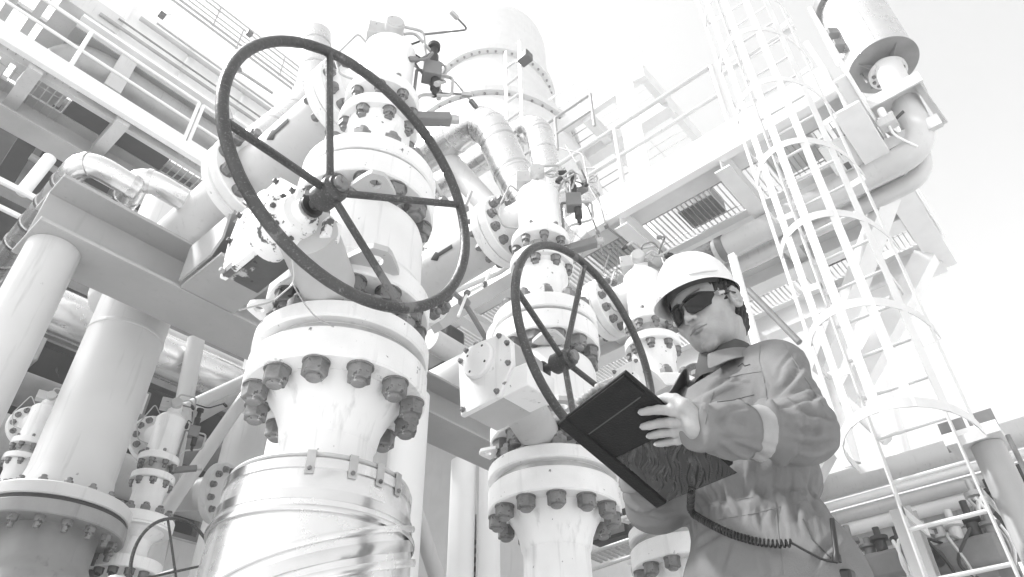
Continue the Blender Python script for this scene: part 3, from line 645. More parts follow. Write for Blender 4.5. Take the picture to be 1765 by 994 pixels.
for k, (zz, r, m) in enumerate(((.42, .035, 'dull'), (.62, .02, 'midgrey'), (1.02, .05, 'beam'), (1.2, .02, 'dull'))): plainpipe(('lowest conduit clipped along the face of the deep girder', 'thin dark conduit along the face of the deep girder', 'thickest conduit along the face of the deep girder', 'topmost thin conduit along the face of the deep girder')[k], [(pa.x + .2 + k * .3, 10.66, zt + zz), (pa.x + 5 + k * .5, 10.66, zt + zz), (pa.x + 5 + k * .5, 10.66, zt + 1.9), (9, 10.66, zt + 1.9)], r, m, rad=.15)
# highest grating at the left top
zg = 13.6; c0 = onZ(-150, -20, zg); g3 = thing('platform', 'highest grating deck with wide openings in the top left corner', 'platform', (c0.x, c0.y, zg))
cA = onZ(100, 10, zg); cB = onZ(20, 90, zg)
mb = MB()
for i in range(24): xx = cA.x - .2 - i * .42; mb.bar((xx, 10.9, zg), (xx, 18, zg), .15, .12)
for j in range(7): mb.bar((cA.x - 10, 11.0 + j * 1.0, zg + .1), (cA.x, 11.0 + j * 1.0, zg + .1), .16, .1)
build('deck_bars', mb, 'pipe', g3, smooth=False)
build('end_wall', MB().box((cA.x + .5, 12.0, zg - .2), (1.0, 2.6, .5)), 'pipe', g3)
# faint higher walkway above the girder
for k, (pA, pB, nm) in enumerate((((330, 10), (480, 110), 'lower'), ((250, -60), (470, 70), 'upper'))):
    a, b = onY(*pA, 15), onY(*pB, 15)
    railing('faint %s white railing high above the girder at upper left' % nm, (a.x - 5, 15, a.z - .4), (b.x + 3, 15, a.z - .4), 6, r=.035, h=1.1, m='dull')
a = onY(250, 25, 14); b = onY(420, 140, 14)
hd = thing('platform', 'pale grating platform beyond the deep girder, left of the big handwheel', 'platform', (a.x, 14, a.z))
build('edge_channel', MB().bar((a.x - 4, 14, a.z - .2), (a.x + 7, 14, a.z - .2), .15, .35), 'beam', hd)
grating(hd, (a.x - 4, 14.1), (a.x + 7, 17), a.z - .1, pitch=.4, cross=.8)
build('cross_bars', MB().bar((a.x + 1.2, 14, a.z - .3), (a.x + 1.2, 17, a.z - .3), .3, .3).bar((a.x + 4.2, 14, a.z - .3), (a.x + 4.2, 17, a.z - .3), .3, .3), 'dull', hd)
for i, (px_, py_) in enumerate(((279, 26), (430, 58))):
    p = onY(px_, py_, 13.0); fl = thing('floodlight', ('small dark floodlight hanging under the pale platform at top left', 'small dark floodlight just above the big handwheel rim')[i], 'lamp', p, 'floodlights')
    build('housing', MB().box(p, (.16, .16, .14)), 'dark', fl, bevel=.02); build('stem', MB().cyl(p, p + Z * .5 + V((.2, .2, 0)), .02), 'steel', fl)

# ================================================================== dark plant below the platform, far left
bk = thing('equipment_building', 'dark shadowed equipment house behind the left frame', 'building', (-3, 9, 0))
xr = onY(112, 300, 17).x; build('wall', MB().box((xr - 8, 17, 7.5), (16, .3, 15)), 'dark', bk)  # near-black wall colour stands in for shade in the far-left gaps
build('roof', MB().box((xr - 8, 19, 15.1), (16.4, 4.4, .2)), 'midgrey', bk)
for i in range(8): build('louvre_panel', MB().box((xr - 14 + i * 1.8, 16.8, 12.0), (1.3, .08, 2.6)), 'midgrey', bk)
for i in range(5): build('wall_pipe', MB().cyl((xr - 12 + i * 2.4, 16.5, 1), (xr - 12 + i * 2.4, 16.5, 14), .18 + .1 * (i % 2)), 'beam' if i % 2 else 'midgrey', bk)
GR = 'pipes in the rack behind the left frame'
def rowp(lab, pa, pb, Y, r, m='pipe', fl=()):
    a, b = onY(*pa, Y), onY(*pb, Y); b.z = a.z = (a.z + b.z) / 2
    plainpipe(lab, [(a.x, Y, a.z), (b.x, Y, a.z)], r, m, group=GR, flanges=fl)
rowp('thick pale pipe emerging left of the wide riser below the H beam', (80, 530), (480, 700), 4.6, .15, 'clad')
rowp('thick dark collar pipe at the left, behind the first column', (-60, 470), (190, 590), 4.9, .16, 'midgrey')
rowp('silver pipe crossing behind the upright tube at lower left', (250, 590), (520, 720), 5.3, .17, 'clad')
rowp('dull pipe low behind the wide riser', (-40, 620), (520, 860), 6.2, .14, 'midgrey')
rowp('narrow pale pipe just under the H beam at left', (260, 560), (520, 680), 5.8, .05, 'pipe')
rowp('second narrow pale pipe under the H beam at left', (230, 575), (500, 700), 6.4, .05, 'pipe')
rowp('grey pipe low at the left edge behind the small valve', (-60, 700), (480, 930), 7.0, .2, 'beam')
# rack steel and a near-black backdrop painted for the shade in the gaps
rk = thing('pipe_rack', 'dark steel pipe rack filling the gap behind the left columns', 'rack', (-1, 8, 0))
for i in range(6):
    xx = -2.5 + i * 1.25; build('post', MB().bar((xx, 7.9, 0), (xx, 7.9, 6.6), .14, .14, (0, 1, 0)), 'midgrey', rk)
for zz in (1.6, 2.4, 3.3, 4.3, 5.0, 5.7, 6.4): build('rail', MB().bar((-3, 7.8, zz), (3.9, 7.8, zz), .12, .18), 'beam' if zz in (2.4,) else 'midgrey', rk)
build('gap_shade_panel', MB().box((.4, 8.4, 3.4), (7.0, .1, 6.6)), 'dark', rk)
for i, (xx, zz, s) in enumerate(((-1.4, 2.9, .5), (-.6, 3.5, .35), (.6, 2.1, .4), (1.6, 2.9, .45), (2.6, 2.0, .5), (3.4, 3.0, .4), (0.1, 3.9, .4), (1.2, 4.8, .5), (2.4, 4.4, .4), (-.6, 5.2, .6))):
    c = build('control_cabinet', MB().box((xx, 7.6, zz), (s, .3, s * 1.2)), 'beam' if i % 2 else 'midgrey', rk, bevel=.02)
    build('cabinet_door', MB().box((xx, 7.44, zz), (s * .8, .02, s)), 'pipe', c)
# fluorescent-looking bright pipe stub and hand lines far left
a = onY(30, 320, 6.5); b = onY(88, 270, 6.5)
plainpipe('short bright diagonal pipe among dark equipment at the far left', [onY(38, 332, 6.5), onY(86, 272, 6.5)], .06, 'palewhite')
railing('white handrail low at the far left edge, in front of the dark plant', (onY(-80, 300, 6).x, 6, onY(0, 405, 6).z), (onY(60, 405, 6).x, 6, onY(0, 405, 6).z), 2, h=.5, r=.03, toe=False)

# ================================================================== pressure vessel tower, top centre
p = onX(850, 150, 9.2); tx, ty = p.x, p.y
_u = V((tx, ty, 0)).normalized(); n1 = V((tx, ty, 0)) - _u * 2.3; n2 = V((tx, ty, 0)) - _u * 1.75
zd = zpix(0, 28, tx - _u.x * 1.3, ty - _u.y * 1.3); zr1 = zpix(0, 147, n1.x, n1.y); zr2 = zpix(0, 76, n2.x, n2.y)
tw_ = thing('process_tower', 'tall pale process tower with rings of bolts rising at top centre', 'tower', (tx, ty, 0)); O = V((tx, ty, 0))
build('shell', MB().lathe(O, Z, [(2.7, 0), (2.7, zr1 - 1.9), (2.25, zr1 - .3), (2.15, zr1 - .15), (2.02, zr1 + .02), (1.70, zr2 - .6), (1.57, zr2 - .15), (1.57, zd), (1.50, zd + .35), (1.28, zd + .72), (.95, zd + 1.0), (.45, zd + 1.15)], 72), 'faint', tw_, angle=40)
for zz, rr in ((zr1, 2.3), (zr2, 1.75)):
    build('girth_flange', MB().lathe(O, Z, [(rr - .3, zz - .15), (rr, zz - .15), (rr, zz + .05), (rr - .3, zz + .05)], 72), 'faint', tw_, angle=25)
    nuts(tw_, O + Z * (zz - .15), -Z, rr - .10, 48, .03, .6, 'nut', name='flange_nut')
a = V((tx - 1.2, ty - 2.0, 0))
lad = thing('ladder', 'white ladder with floodlight brackets fixed to the front of the process tower', 'ladder', (a.x, a.y, 0))
pa = onX(886, 200, tx - 2.2); zz0 = zpix(0, 250, pa.x, pa.y); zz1 = zpix(0, 80, pa.x, pa.y)
for s in (-.2, .2): build('rail', MB().bar((pa.x, pa.y + s, zz0), (pa.x, pa.y + s, zz1), .07, .03, (1, 0, 0)), 'pipe', lad)
for i in range(int((zz1 - zz0) / .6)): build('rung', MB().cyl((pa.x, pa.y - .2, zz0 + i * .6 + .3), (pa.x, pa.y + .2, zz0 + i * .6 + .3), .03, seg=8), 'pipe', lad)
p = onX(905, 100, tx - 2.2); fl = thing('floodlight', 'dark floodlight at the top of the tower ladder', 'lamp', p, 'floodlights')
build('housing', MB().box(p, (.22, .28, .24)), 'dark', fl, bevel=.03); build('lens', MB().box(p + V((-.115, 0, -.02)), (.01, .16, .14)), 'steel', fl); build('arm', MB().bar(p, V((pa.x, pa.y + .2, p.z + .25)), .03, .03), 'steel', fl)

# ================================================================== silver ducts behind the middle of the picture
def dct(px, py, y): return onY(px, py, y)
T1 = dct(836, 196, 3.3); bandpipe('large shiny segmented bend arching over between the two relief valves', [dct(960, 420, 2.9), dct(898, 330, 3.12), T1, T1 + PY * 2.6], .19, rad=.36, step=.4, name='insulated_duct', bends=5)
T2 = dct(925, 208, 3.9); bandpipe('second silver duct bend right behind the shiny segmented one', [dct(965, 400, 3.8), T2, T2 + PY * 2.6], .19, rad=.36, step=.4, name='insulated_duct', bends=5)
bandpipe('pale clad duct rising behind the first discharge flange', [dct(545, 60, 4.6), dct(540, 170, 4.6), dct(430, 260, 4.7)], .17, rad=.4, step=.4, name='insulated_duct')
bandpipe('silver line behind the middle relief valve, right side', [dct(1010, 320, 3.3), dct(1010, 400, 3.3), dct(930, 470, 3.3)], .15, rad=.3, step=.4, name='insulated_duct')
plainpipe('grey sloping pipe below the segmented bend', [dct(740, 240, 4.2), dct(900, 420, 3.2)], .12, 'pipe')

# ------------------------------------------------------------------ impulse lines and small fittings between the big valves
def impulse(lab, pts, Y, r=.012, m='steel', fit=()):
    P = [onY(px, py, Y) for px, py in pts]; o = thing('impulse_line', lab, 'tubing', P[0])
    build('tube', MB().tube(rounded(P, .06), r, 8), m, o)
    for i in fit:
        d = (P[min(i + 1, len(P) - 1)] - P[max(i - 1, 0)]).normalized(); build('fitting', MB().lathe(P[i] - d * r * 2, d, [(r * 1.5, 0), (r * 2.2, r * .6), (r * 2.2, r * 3.4), (r * 1.5, r * 4)], 6), 'midgrey', o)
impulse('thin bright tubing dropping behind the first discharge arrow pipe', [(742, 300), (765, 345), (800, 360), (812, 330)], 2.6, .014, 'steel', (1, 2))
impulse('small fitted tubing low between the biggest handwheel and the middle valve', [(790, 545), (805, 505), (835, 490), (850, 455)], 2.4, .009, 'palewhite', (1, 2))
impulse('dark conduit behind the middle valve neck', [(742, 470), (800, 520), (842, 590), (848, 660)], 3.0, .02, 'midgrey', (1, 2))
impulse('pale conduit crossing under the second discharge pipe', [(740, 520), (860, 470), (960, 400)], 3.6, .025, 'pipe', ())
impulse('thin tubing looping left of the farthest relief valve', [(1040, 470), (1052, 430), (1066, 420), (1062, 500)], 3.0, .008, 'steel', (1, 3))
impulse('grey tubing bundle right of the middle relief valve, upper strand', [(985, 300), (1030, 335), (1045, 390), (1070, 410)], 2.9, .012, 'steel', (1, 2))
impulse('grey tubing bundle right of the middle relief valve, lower strand', [(975, 330), (1012, 352), (1030, 400), (1040, 440)], 2.9, .010, 'midgrey', (1, 2))
impulse('thin line hooked above the joint flange left of the big handwheel spoke', [(400, 205), (380, 150), (410, 120), (470, 160)], 4.4, .015, 'steel', (1, 2))
# ================================================================== right platform, seen from below
zq = 6.0; X0, X1, Y0, Y1 = 5.0, 7.85, .35, 8.5
rp = thing('platform', 'big pale platform at right with grated openings in its soffit', 'platform', (X0, Y0, zq))
build('front_beam', MB().bar((X0, Y0, zq + .17), (X0, Y1, zq + .17), .10, .40), 'palewhite', rp, bevel=.008)
build('side_beam', hbeam(MB(), (X0, Y0, zq - .05), (X1 + .1, Y0, zq - .05), .24, .42, tf=.03, tw=.02), 'rwhite', rp, bevel=.004)
build('side_kerb', MB().bar((X0, Y0 - .135, zq + .25), (X1, Y0 - .135, zq + .25), .02, .34), 'palewhite', rp)
build('mid_beam', hbeam(MB(), (5.95, Y0, zq - .12), (5.95, Y1, zq - .12), .22, .26), 'rwhite', rp)
build('rear_beam', hbeam(MB(), (6.9, Y0, zq - .12), (6.9, Y1, zq - .12), .22, .26), 'rwhite', rp)
build('back_beam', hbeam(MB(), (X1, Y0, zq - .12), (X1, Y1, zq - .12), .22, .36), 'rwhite', rp)
for yy in (1.55, 2.75, 3.95, 5.2, 6.6): build('cross_beam', hbeam(MB(), (X0, yy, zq - .06), (X1, yy, zq - .06), .16, .2), 'rwhite', rp)
build('deck_strip', MB().box((5.22, (Y0 + Y1) / 2, zq + .12), (.36, Y1 - Y0, .02)), 'rwhite', rp)
build('deck_strip', MB().box((6.55, (Y0 + Y1) / 2, zq + .12), (.55, Y1 - Y0, .02)), 'rwhite', rp)
grating(rp, (5.4, Y0 + .1), (6.28, Y1), zq + .10, pitch=.055, cross=.3, along='X')
grating(rp, (6.83, Y0 + .1), (X1, Y1), zq + .10, pitch=.055, cross=.3, along='X')
for k, (xx, yy, s) in enumerate(((5.62, 1.0, .5), (5.68, 2.1, .42), (5.6, 3.2, .5), (7.3, 1.2, .6), (7.2, 2.6, .5))):
    build('stored_crate', MB().box((xx, yy, zq + .12 + s * .25), (s * .8, s, s * .5)), 'midgrey' if k % 2 else 'rwhite', rp, bevel=.01)
rl = railing('grey-topped railing along the near edge of the right platform', (X0, 1.35, zq + .37), (X0, 7.8, zq + .37), 6, r=.028, h=1.0, m='pipe', toe=False)
railing('white railing along the ladder side of the right platform', (X0 + .1, Y0 - .1, zq + .42), (X1, Y0 - .1, zq + .42), 3, r=.02, h=1.0, toe=False)
c = tag(build('cable_tray', MB().bar((X0 + .35, Y0 + .25, zq - .20), (X0 + .35 + 1.2, Y0 + .25, zq - .20), .26, .03).bar((X0 + .35, Y0 + .13, zq - .17), (X0 + 1.55, Y0 + .13, zq - .17), .01, .07), 'palewhite'), 'white slotted cable tray under the corner of the right platform', 'tray')
for k in range(5): build('tray_slot', MB().box((X0 + .5 + k * .22, Y0 + .25, zq - .216), (.10, .05, .003)), 'midgrey', c)
# column and knee brace beneath the platform
def brace(lab, a, b, w, h, name='brace', m='rwhite', up=(0, 0, 1)): return tag(build(name, MB().bar(a, b, w, h, up), m, bevel=.004), lab, 'brace')
brace('wide pale knee brace dropping left from the far platform corner', (7.6, .45, 5.75), (7.6, 2.5, 3.6), .22, .2, up=(1, 0, 0))
brace('pale diagonal plate brace under the right platform behind the cage', (6.3, .45, 5.7), (7.2, 1.8, 4.6), .2, .16)
x, y = 7.6, 2.6; tag(build('steel_column', hbeam(MB(), (x, y, 0), (x, y, 5.7), .3, .3, (1, 0, 0)), 'rwhite'), 'pale H column carrying the right platform behind the caged ladder', 'column')
tag(build('steel_column', hbeam(MB(), (7.6, 7.4, 0), (7.6, 7.4, 5.7), .3, .3, (1, 0, 0)), 'rwhite'), 'far H column of the right platform behind the last valve', 'column')
p = onX(1290, 540, 4.6); pt_ = onX(1262, 440, 4.6)
tag(build('hanger_post', MB().bar(V((pt_.x, pt_.y, 0)) + Z * 1.0, V((pt_.x, pt_.y, pt_.z)), .055, .055, (0, 1, 0)), 'palewhite'), 'thin white upright just behind the worker\'s hard hat', 'post')
tag(build('brace', MB().tube([onX(1290, 500, 5.4), onX(1378, 590, 5.4)], .028, 12), 'midgrey'), 'dark tube brace behind the worker\'s head', 'brace')

# vent line, elbow and silencer drum
zp = 5.70; XP = 5.9
vp = thing('vent_pipe', 'thick pale vent pipe running under the right platform and turning up to the drum', 'pipe', (XP, 1.0, zp))
path = rounded([(XP, 6.5, zp), (XP, -.05, zp), (XP + .08, -.10, 7.0)], .30, 14)
build('pipe_run', MB().tube(path, .132, 32), 'pipe', vp, angle=40)
build('clamp_band', MB().lathe((XP, 2.3, zp), PY, [(.128, -.16), (.140, -.16), (.140, .16), (.128, .16)], 32, True), 'nutdark', vp)
build('clamp_band', MB().lathe((XP, 2.05, zp), PY, [(.128, -.04), (.144, -.04), (.144, .04), (.128, .04)], 32, True), 'midgrey', vp)
plainpipe('thinner pale pipe tucked behind the thick vent pipe elbow', [(XP + .32, 5.5, zp - .04), (XP + .32, .05, zp - .04), (XP + .32, .0, zp + .7)], .09, rad=.25)
dc = onX(1523, 113, 6.05); dc2 = V((dc.x, dc.y, dc.z)); DR = .33; DH = zpix(0, 12, dc.x, dc.y) - dc.z
dr = thing('silencer_drum', 'shiny metal silencer drum on the vent pipe in the top right corner', 'drum', dc2)
build('shell', MB().lathe(dc2, Z, [(DR - .01, 0.005), (DR, 0), (DR, DH), (DR - .01, DH + .002)], 72), 'clad', dr, angle=25)
build('base_plate', MB().lathe(dc2, Z, [(.1, -.006), (DR + .02, -.006), (DR + .02, .004), (.1, .0045)], 72), 'midgrey', dr, angle=25)
build('top_rim', MB().lathe(dc2 + Z * DH, Z, [(DR, 0), (DR + .05, 0), (DR + .05, .12), (DR, .12), (.05, .2)], 72), 'midgrey', dr, angle=25)
tw = math.atan2(-dc.y, -dc.x)
for a in (0.15, 2.4, 4.4): 
    d = V((math.cos(tw + a), math.sin(tw + a), 0)); build('seam', MB().bar(dc2 + d * (DR + .001), dc2 + d * (DR + .001) + Z * DH, .012, .004, d), 'steel', dr)
for k in range(4):
    a = tw + .8 + k * math.pi / 2; d = V((math.cos(a), math.sin(a), 0)); t = V((-d.y, d.x, 0))
    build('gusset', MB().prism([dc2 + d * .12 - Z * .12 - t * .004, dc2 + d * .12 - Z * .007 - t * .004, dc2 + d * .29 - Z * .007 - t * .004], t * .008), 'midgrey', dr)
build('inlet_nozzle', MB().lathe(dc2 - Z * .26, Z, [(.11, 0), (.11, .10), (.19, .105), (.19, .15), (.165, .152), (.165, .165), (.11, .17), (.11, .254)], 40), 'pipe', dr, angle=25)
nuts(dr, dc2 - Z * .155, -Z, .15, 12, .018, .4, 'nut')
build('drain_tube', MB().tube([dc2 + V((-.05, .22, 0)), dc2 + V((-.1, .20, -.22))], .014, 10), 'midgrey', dr)
for s, zz in ((0, .34), (0, .12)):
    lf = V((.66, -.75, 0)) * -1; build('side_lug', MB().box(dc2 + lf * (DR + .05) + Z * (zz + .25), (.12, .12, .10), (lf, V((-lf.y, lf.x, 0)), Z)), 'midgrey', dr, bevel=.006)
# bracket frame that carries the drum
br = thing('drum_support', 'pale cantilever angle frame holding the silencer drum', 'bracket', (5.8, 0, 6.6))
fa, fb = onX(1435, 222, 5.8), onX(1592, 142, 5.8); za = (fa.z + fb.z) / 2; fa.z = fb.z = za
build('shelf_beam', MB().bar(fa, fb, .26, .05), 'pipe', br, bevel=.004); build('shelf_lip', MB().bar(fa + V((-.13, 0, -.05)), fb + V((-.13, 0, -.05)), .02, .14), 'pipe', br)
build('strut', MB().bar(fb + V((0, .05, -.02)), fb + V((.2, .02, -.42)), .05, .12), 'beam', br)
build('strut', MB().bar(V((5.9, .25, za)), V((5.9, .05, za - .62)), .05, .05), 'beam', br)
build('rod', MB().bar(V((5.85, .42, za - .5)), V((5.85, -.25, za - .5)), .06, .14), 'pipe', br)
build('stay', MB().bar(V((5.4, .45, zq + .2)), V((5.78, .38, za)), .08, .08), 'pipe', br)
st_ = thing('solenoid_valve', 'small pale valve block with tubing under the silencer drum', 'valve', (5.9, 0, 6.2))
p = onX(1530, 212, 5.7); build('block', MB().box(p, (.12, .16, .1)), 'pipe', st_, bevel=.01); build('actuator', MB().cyl(p, p + Z * .2, .035), 'white', st_); build('hand_lever', MB().cyl(p + V((0, -.08, 0)), p + V((0, -.16, .04)), .015), 'dark', st_)
build('tube', MB().tube(rounded([p - Z * .05, p - Z * .18, p + V((.1, -.12, -.35))], .08), .012, 8), 'white', st_)
# posts standing on the platform corner
a = onX(1390, 60, X0); 
tag(build('davit_post', MB().bar(onX(1440, 150, X0 + .05), onX(1440, 150, X0 + .05) + Z * .78 + V((0, .06, 0)), .05, .05, (1, 0, 0)), 'pipe'), 'short grey post rising from the platform corner left of the drum', 'post')
tag(build('handrail_bar', MB().tube([onX(1243, 130, X0 - .2), onX(1370, 46, X0 - .2)], .03, 10), 'pipe'), 'lone grey rail crossing behind the top of the ladder cage', 'railing')

# ================================================================== caged ladder
LX = 4.72; ly0, ly1 = .565, 1.0
lc = thing('caged_ladder', 'tall white ladder with round safety cage, right of the worker', 'ladder', (LX, .78, 0))
for yy in (ly0, ly1): build('rail', MB().bar((LX, yy, 0), (LX, yy, 8.6), .075, .012, (0, 1, 0)), 'ladder', lc, bevel=.002)
k = 0; zz = .3
while zz < 8.5: build('rung', MB().cyl((LX, ly0, zz), (LX, ly1, zz), .013, seg=10), 'ladder', lc); zz += .293
cyc = (ly0 + ly1) / 2
def hoop(z, r=.37, dep=.74):
    out = []; pts2 = []
    for i in range(41):
        a = math.pi * i / 40
        pts2.append(V((LX - .02 - math.sin(a) ** .85 * dep, cyc - math.cos(a) * (r * (1 - .0 * math.sin(a))), z)))
    pts2 = [V((LX, ly0, z))] + pts2 + [V((LX, ly1, z))]
    vv = []; ff = []
    for i, p in enumerate(pts2):
        t = pts2[min(i + 1, len(pts2) - 1)] - pts2[max(i - 1, 0)]; n = V((t.y, -t.x, 0)).normalized()
        for q, h in ((0, -.03), (.006, -.03), (.006, .03), (0, .03)): vv.append(p + n * q + Z * h)
    for i in range(len(pts2) - 1):
        for j in range(4): a_ = i * 4 + j; b_ = i * 4 + (j + 1) % 4; ff.append((a_, b_, b_ + 4, a_ + 4))
    ff += [(0, 1, 2, 3), tuple(len(vv) - 4 + q for q in (3, 2, 1, 0))]
    build('hoop', MB().add(vv, ff), 'ladder', lc)
hz = []
for px_, py_ in ((1600, 672), (1519, 499), (1456, 344), (1388, 226), (1337, 124), (1292, 44)): hz.append(onX(px_, py_, LX - .76).z)
hz += [hz[-1] + .75, hz[-1] + 1.5]
for z in hz: hoop(z)
for a in (12, 38, 64, 90, 116, 142, 168):
    a = R_(a); p = V((LX - .02 - math.sin(a) ** .85 * .735, cyc - math.cos(a) * .365, 0)); n = V((-math.sin(a), -math.cos(a), 0))
    build('cage_bar', MB().bar(p + Z * (hz[0] - .03), p + Z * (hz[-1] + .03), .055, .006, n), 'ladder', lc, bevel=.001)
for z in (hz[0] - .3, hz[2], hz[4]): [build('standoff', MB().bar((LX, yy, z), (LX + .5, yy, z), .012, .06), 'ladder', lc) for yy in (ly0, ly1)]

# ================================================================== right hand post with bracket and windows-like plates
x, y = onX(1700, 768, 4.9).x, onX(1702, 768, 4.9).y; zt = onX(1702, 768, 4.9).z
pc = thing('light_post', 'thick grey post with a small bracket shelf at the right edge', 'column', (x, y, 0))
build('post', MB().lathe((x, y, 0), Z, [(.09, 0), (.09, zt)], 36), 'beam', pc, angle=40)
build('shelf', MB().box((x - .02, y + .04, zt + .03), (.26, .30, .05)), 'pipe', pc, bevel=.004); build('shelf_edge', MB().box((x - .155, y + .04, zt + .04), (.015, .30, .07)), 'palewhite', pc)
for s in (-.06, .11): build('dark_plate', MB().box((x + .12, y + s + .04, zt + .17), (.012, .15, .20)), 'midgrey', pc, bevel=.003)
build('conduit', MB().tube([(x - .12, y - .13, 0), (x - .12, y - .13, zt - .02)], .014, 8), 'midgrey', pc)

# ================================================================== parallel pipes low on the right
GP = 'parallel pipes on the right hand rack'
def yp(lab, px, py, X, r, m, y0=-6.0, y1=5.0):
    z = onX(px, py, X).z; return plainpipe(lab, [(X, y1, z), (X, y0, z)], r, m, group=GP)
yp('thickest pale pipe on the right rack, topmost and nearest the sky', 1765, 744, 8.0, .135, 'pipe')
yp('narrow pale pipe right under the thickest one', 1765, 782, 8.0, .045, 'palewhite')
yp('second narrow pale pipe on the right rack', 1765, 808, 8.1, .07, 'pipe')
yp('third narrow pipe on the right rack, whitest of the set', 1765, 833, 8.2, .085, 'palewhite')
yp('mid-grey pipe along the underside of the right rack', 1765, 892, 8.5, .13, 'midgrey')
yp('medium pale pipe in the middle of the right rack', 1765, 858, 8.4, .09, 'pipe')
zz = onX(1765, 925, 8.6).z
rk2 = thing('pipe_rack', 'pale steel rack under the parallel pipes at lower right', 'rack', (8.6, 0, 0))
build('front_rail', MB().bar((8.2, -6, zz), (8.2, 5, zz), .08, .14), 'beam', rk2); 
for yy in (-4, -1.7, .8, 3.4): build('post', hbeam(MB(), (8.6, yy, 0), (8.6, yy, zz), .22, .22, (1, 0, 0)), 'beam', rk2); build('cross_arm', MB().bar((7.7, yy, zz + .05), (9.5, yy, zz + .05), .12, .12), 'beam', rk2)
# machines under the rack
def machine(lab, px, py, X, w, h, seed):
    random.seed(seed); p = onX(px, py, X); r = thing('pump_skid', lab, 'pump', (p.x, p.y, 0))
    build('casing', MB().box(p, (.5, w, h)), 'midgrey', r, bevel=.04); build('end_cap', MB().lathe(p + V((-.25, w * .2, 0)), (-1, 0, 0), [(h * .3, 0), (h * .3, .06), (h * .2, .1)], 24), 'dark', r)
    build('legs', MB().bar((p.x, p.y - w * .4, 0), (p.x, p.y - w * .4, p.z - h / 2), .1, .1, (0, 1, 0)).bar((p.x, p.y + w * .4, 0), (p.x, p.y + w * .4, p.z - h / 2), .1, .1, (0, 1, 0)), 'midgrey', r)
    for k in range(6):
        yy = p.y + (k / 5 - .5) * w * .9; hh = random.uniform(.12, .35)
        build('valve_bonnet', MB().lathe((p.x - random.uniform(0, .2), yy, p.z + h / 2), Z, [(.05, 0), (.05, hh * .4), (.08, hh * .45), (.08, hh * .6), (.03, hh * .65), (.03, hh)], 14), random.choice(['dark', 'steel', 'midgrey', 'pipe']), r)
    for k in range(5):
        yy = p.y + random.uniform(-.5, .5) * w
        build('hose', MB().tube(rounded([(p.x - .2, yy, p.z + h * .5), (p.x - .42, yy + random.uniform(-.1, .1), p.z + h * .6), (p.x - .4, yy + random.uniform(-.2, .2), p.z - h * .5), (p.x - .2, yy, p.z - h)], .15), .014, 8), random.choice(['steel', 'dark', 'palewhite']), r)
machine('dark pump skid with hoses, between the ladder rails at lower right', 1660, 968, 7.2, .7, .24, 3)
machine('dark pump skid just right of the worker\'s hip', 1530, 985, 7.2, .7, .24, 4)
machine('dark pump skid in the bottom right corner beyond the post', 1790, 905, 7.6, .8, .4, 5)
tag(build('steel_column', hbeam(MB(), onX(1556, 880, 6.6) * 1.0 - Z * 1.8, onX(1556, 880, 6.6), .17, .17, (1, 0, 0)), 'beam'), 'short grey H post behind the ladder foot at lower right', 'column')
# pale pipes low at centre right, between worker and ladder
for i, (lab, pts, X, r, m) in enumerate((
    ('pale upright pipe just right of the worker\'s elbow', [(1470, 800), (1430, 640)], 7.5, .08, 'palewhite'),
    ('pale slanting tube between worker and ladder', [(1455, 690), (1530, 760)], 6.4, .05, 'palewhite'),
    ('white upright pipe further right of the elbow', [(1560, 800), (1490, 560)], 9.5, .12, 'palewhite'))):
    plainpipe(lab, [onX(*pts[0], X), onX(*pts[1], X)], r, m)
a = onX(1470, 800, 5.8)
tag(build('sign_plate', MB().prism([onX(1428, 770, 6.1), onX(1436, 730, 6.1), onX(1448, 732, 6.1), onX(1474, 800, 6.1), onX(1456, 806, 6.1)], (.02, 0, 0)), 'palewhite'), 'angular white plate beside the worker\'s elbow', 'bracket')

# ================================================================== faint structures, top centre right
zf_ = onX(1115, 120, 9.0).z
fp = thing('platform', 'faint high platform beyond the right one, top centre', 'platform', (9, 3, zf_))
ye = onX(1112, 125, 9.0).y
build('edge_channel', MB().bar((9, ye, zf_), (9, ye + 7, zf_), .15, .45), 'faint', fp); build('soffit_beam', MB().box((10, ye + 3.5, zf_ - .25), (.3, 7, .3)), 'faint', fp)
build('end_channel', MB().bar((9.08, ye + .08, zf_ - .004), (13, ye + .08, zf_ - .004), .15, .44), 'faint', fp)
build('deck_plate', MB().box((10.9, ye + 4.4, zf_ - .1), (1.8, 1.9, .05)), 'faint', fp)
grating(fp, (9.1, ye + .1), (12.5, ye + 7), zf_ - .02, pitch=.25, cross=.8)
for yy in (1.6, 3.2, 5.2): build('cross_beam', MB().bar((9, ye + yy, zf_ - .2), (13, ye + yy, zf_ - .2), .2, .3), 'faint', fp)
railing('faint white railing on the high far platform', (9, ye, zf_ + .22), (9, ye + 7, zf_ + .22), 5, r=.03, h=1.1, toe=False)
a = onX(1010, 200, 7.5); 
railing('grey stair handrail sloping in front of the tower', onX(1018, 165, 7.5) - Z * .9, onX(900, 245, 7.5) - Z * .9, 3, r=.03, h=.95, m='dull', toe=False)
tag(build('steel_column', MB().bar(V((8.7, ye + .4, 0)), V((8.7, ye + .4, zf_)), .3, .3, (0, 1, 0)), 'palewhite'), 'pale column under the faint high platform', 'column')

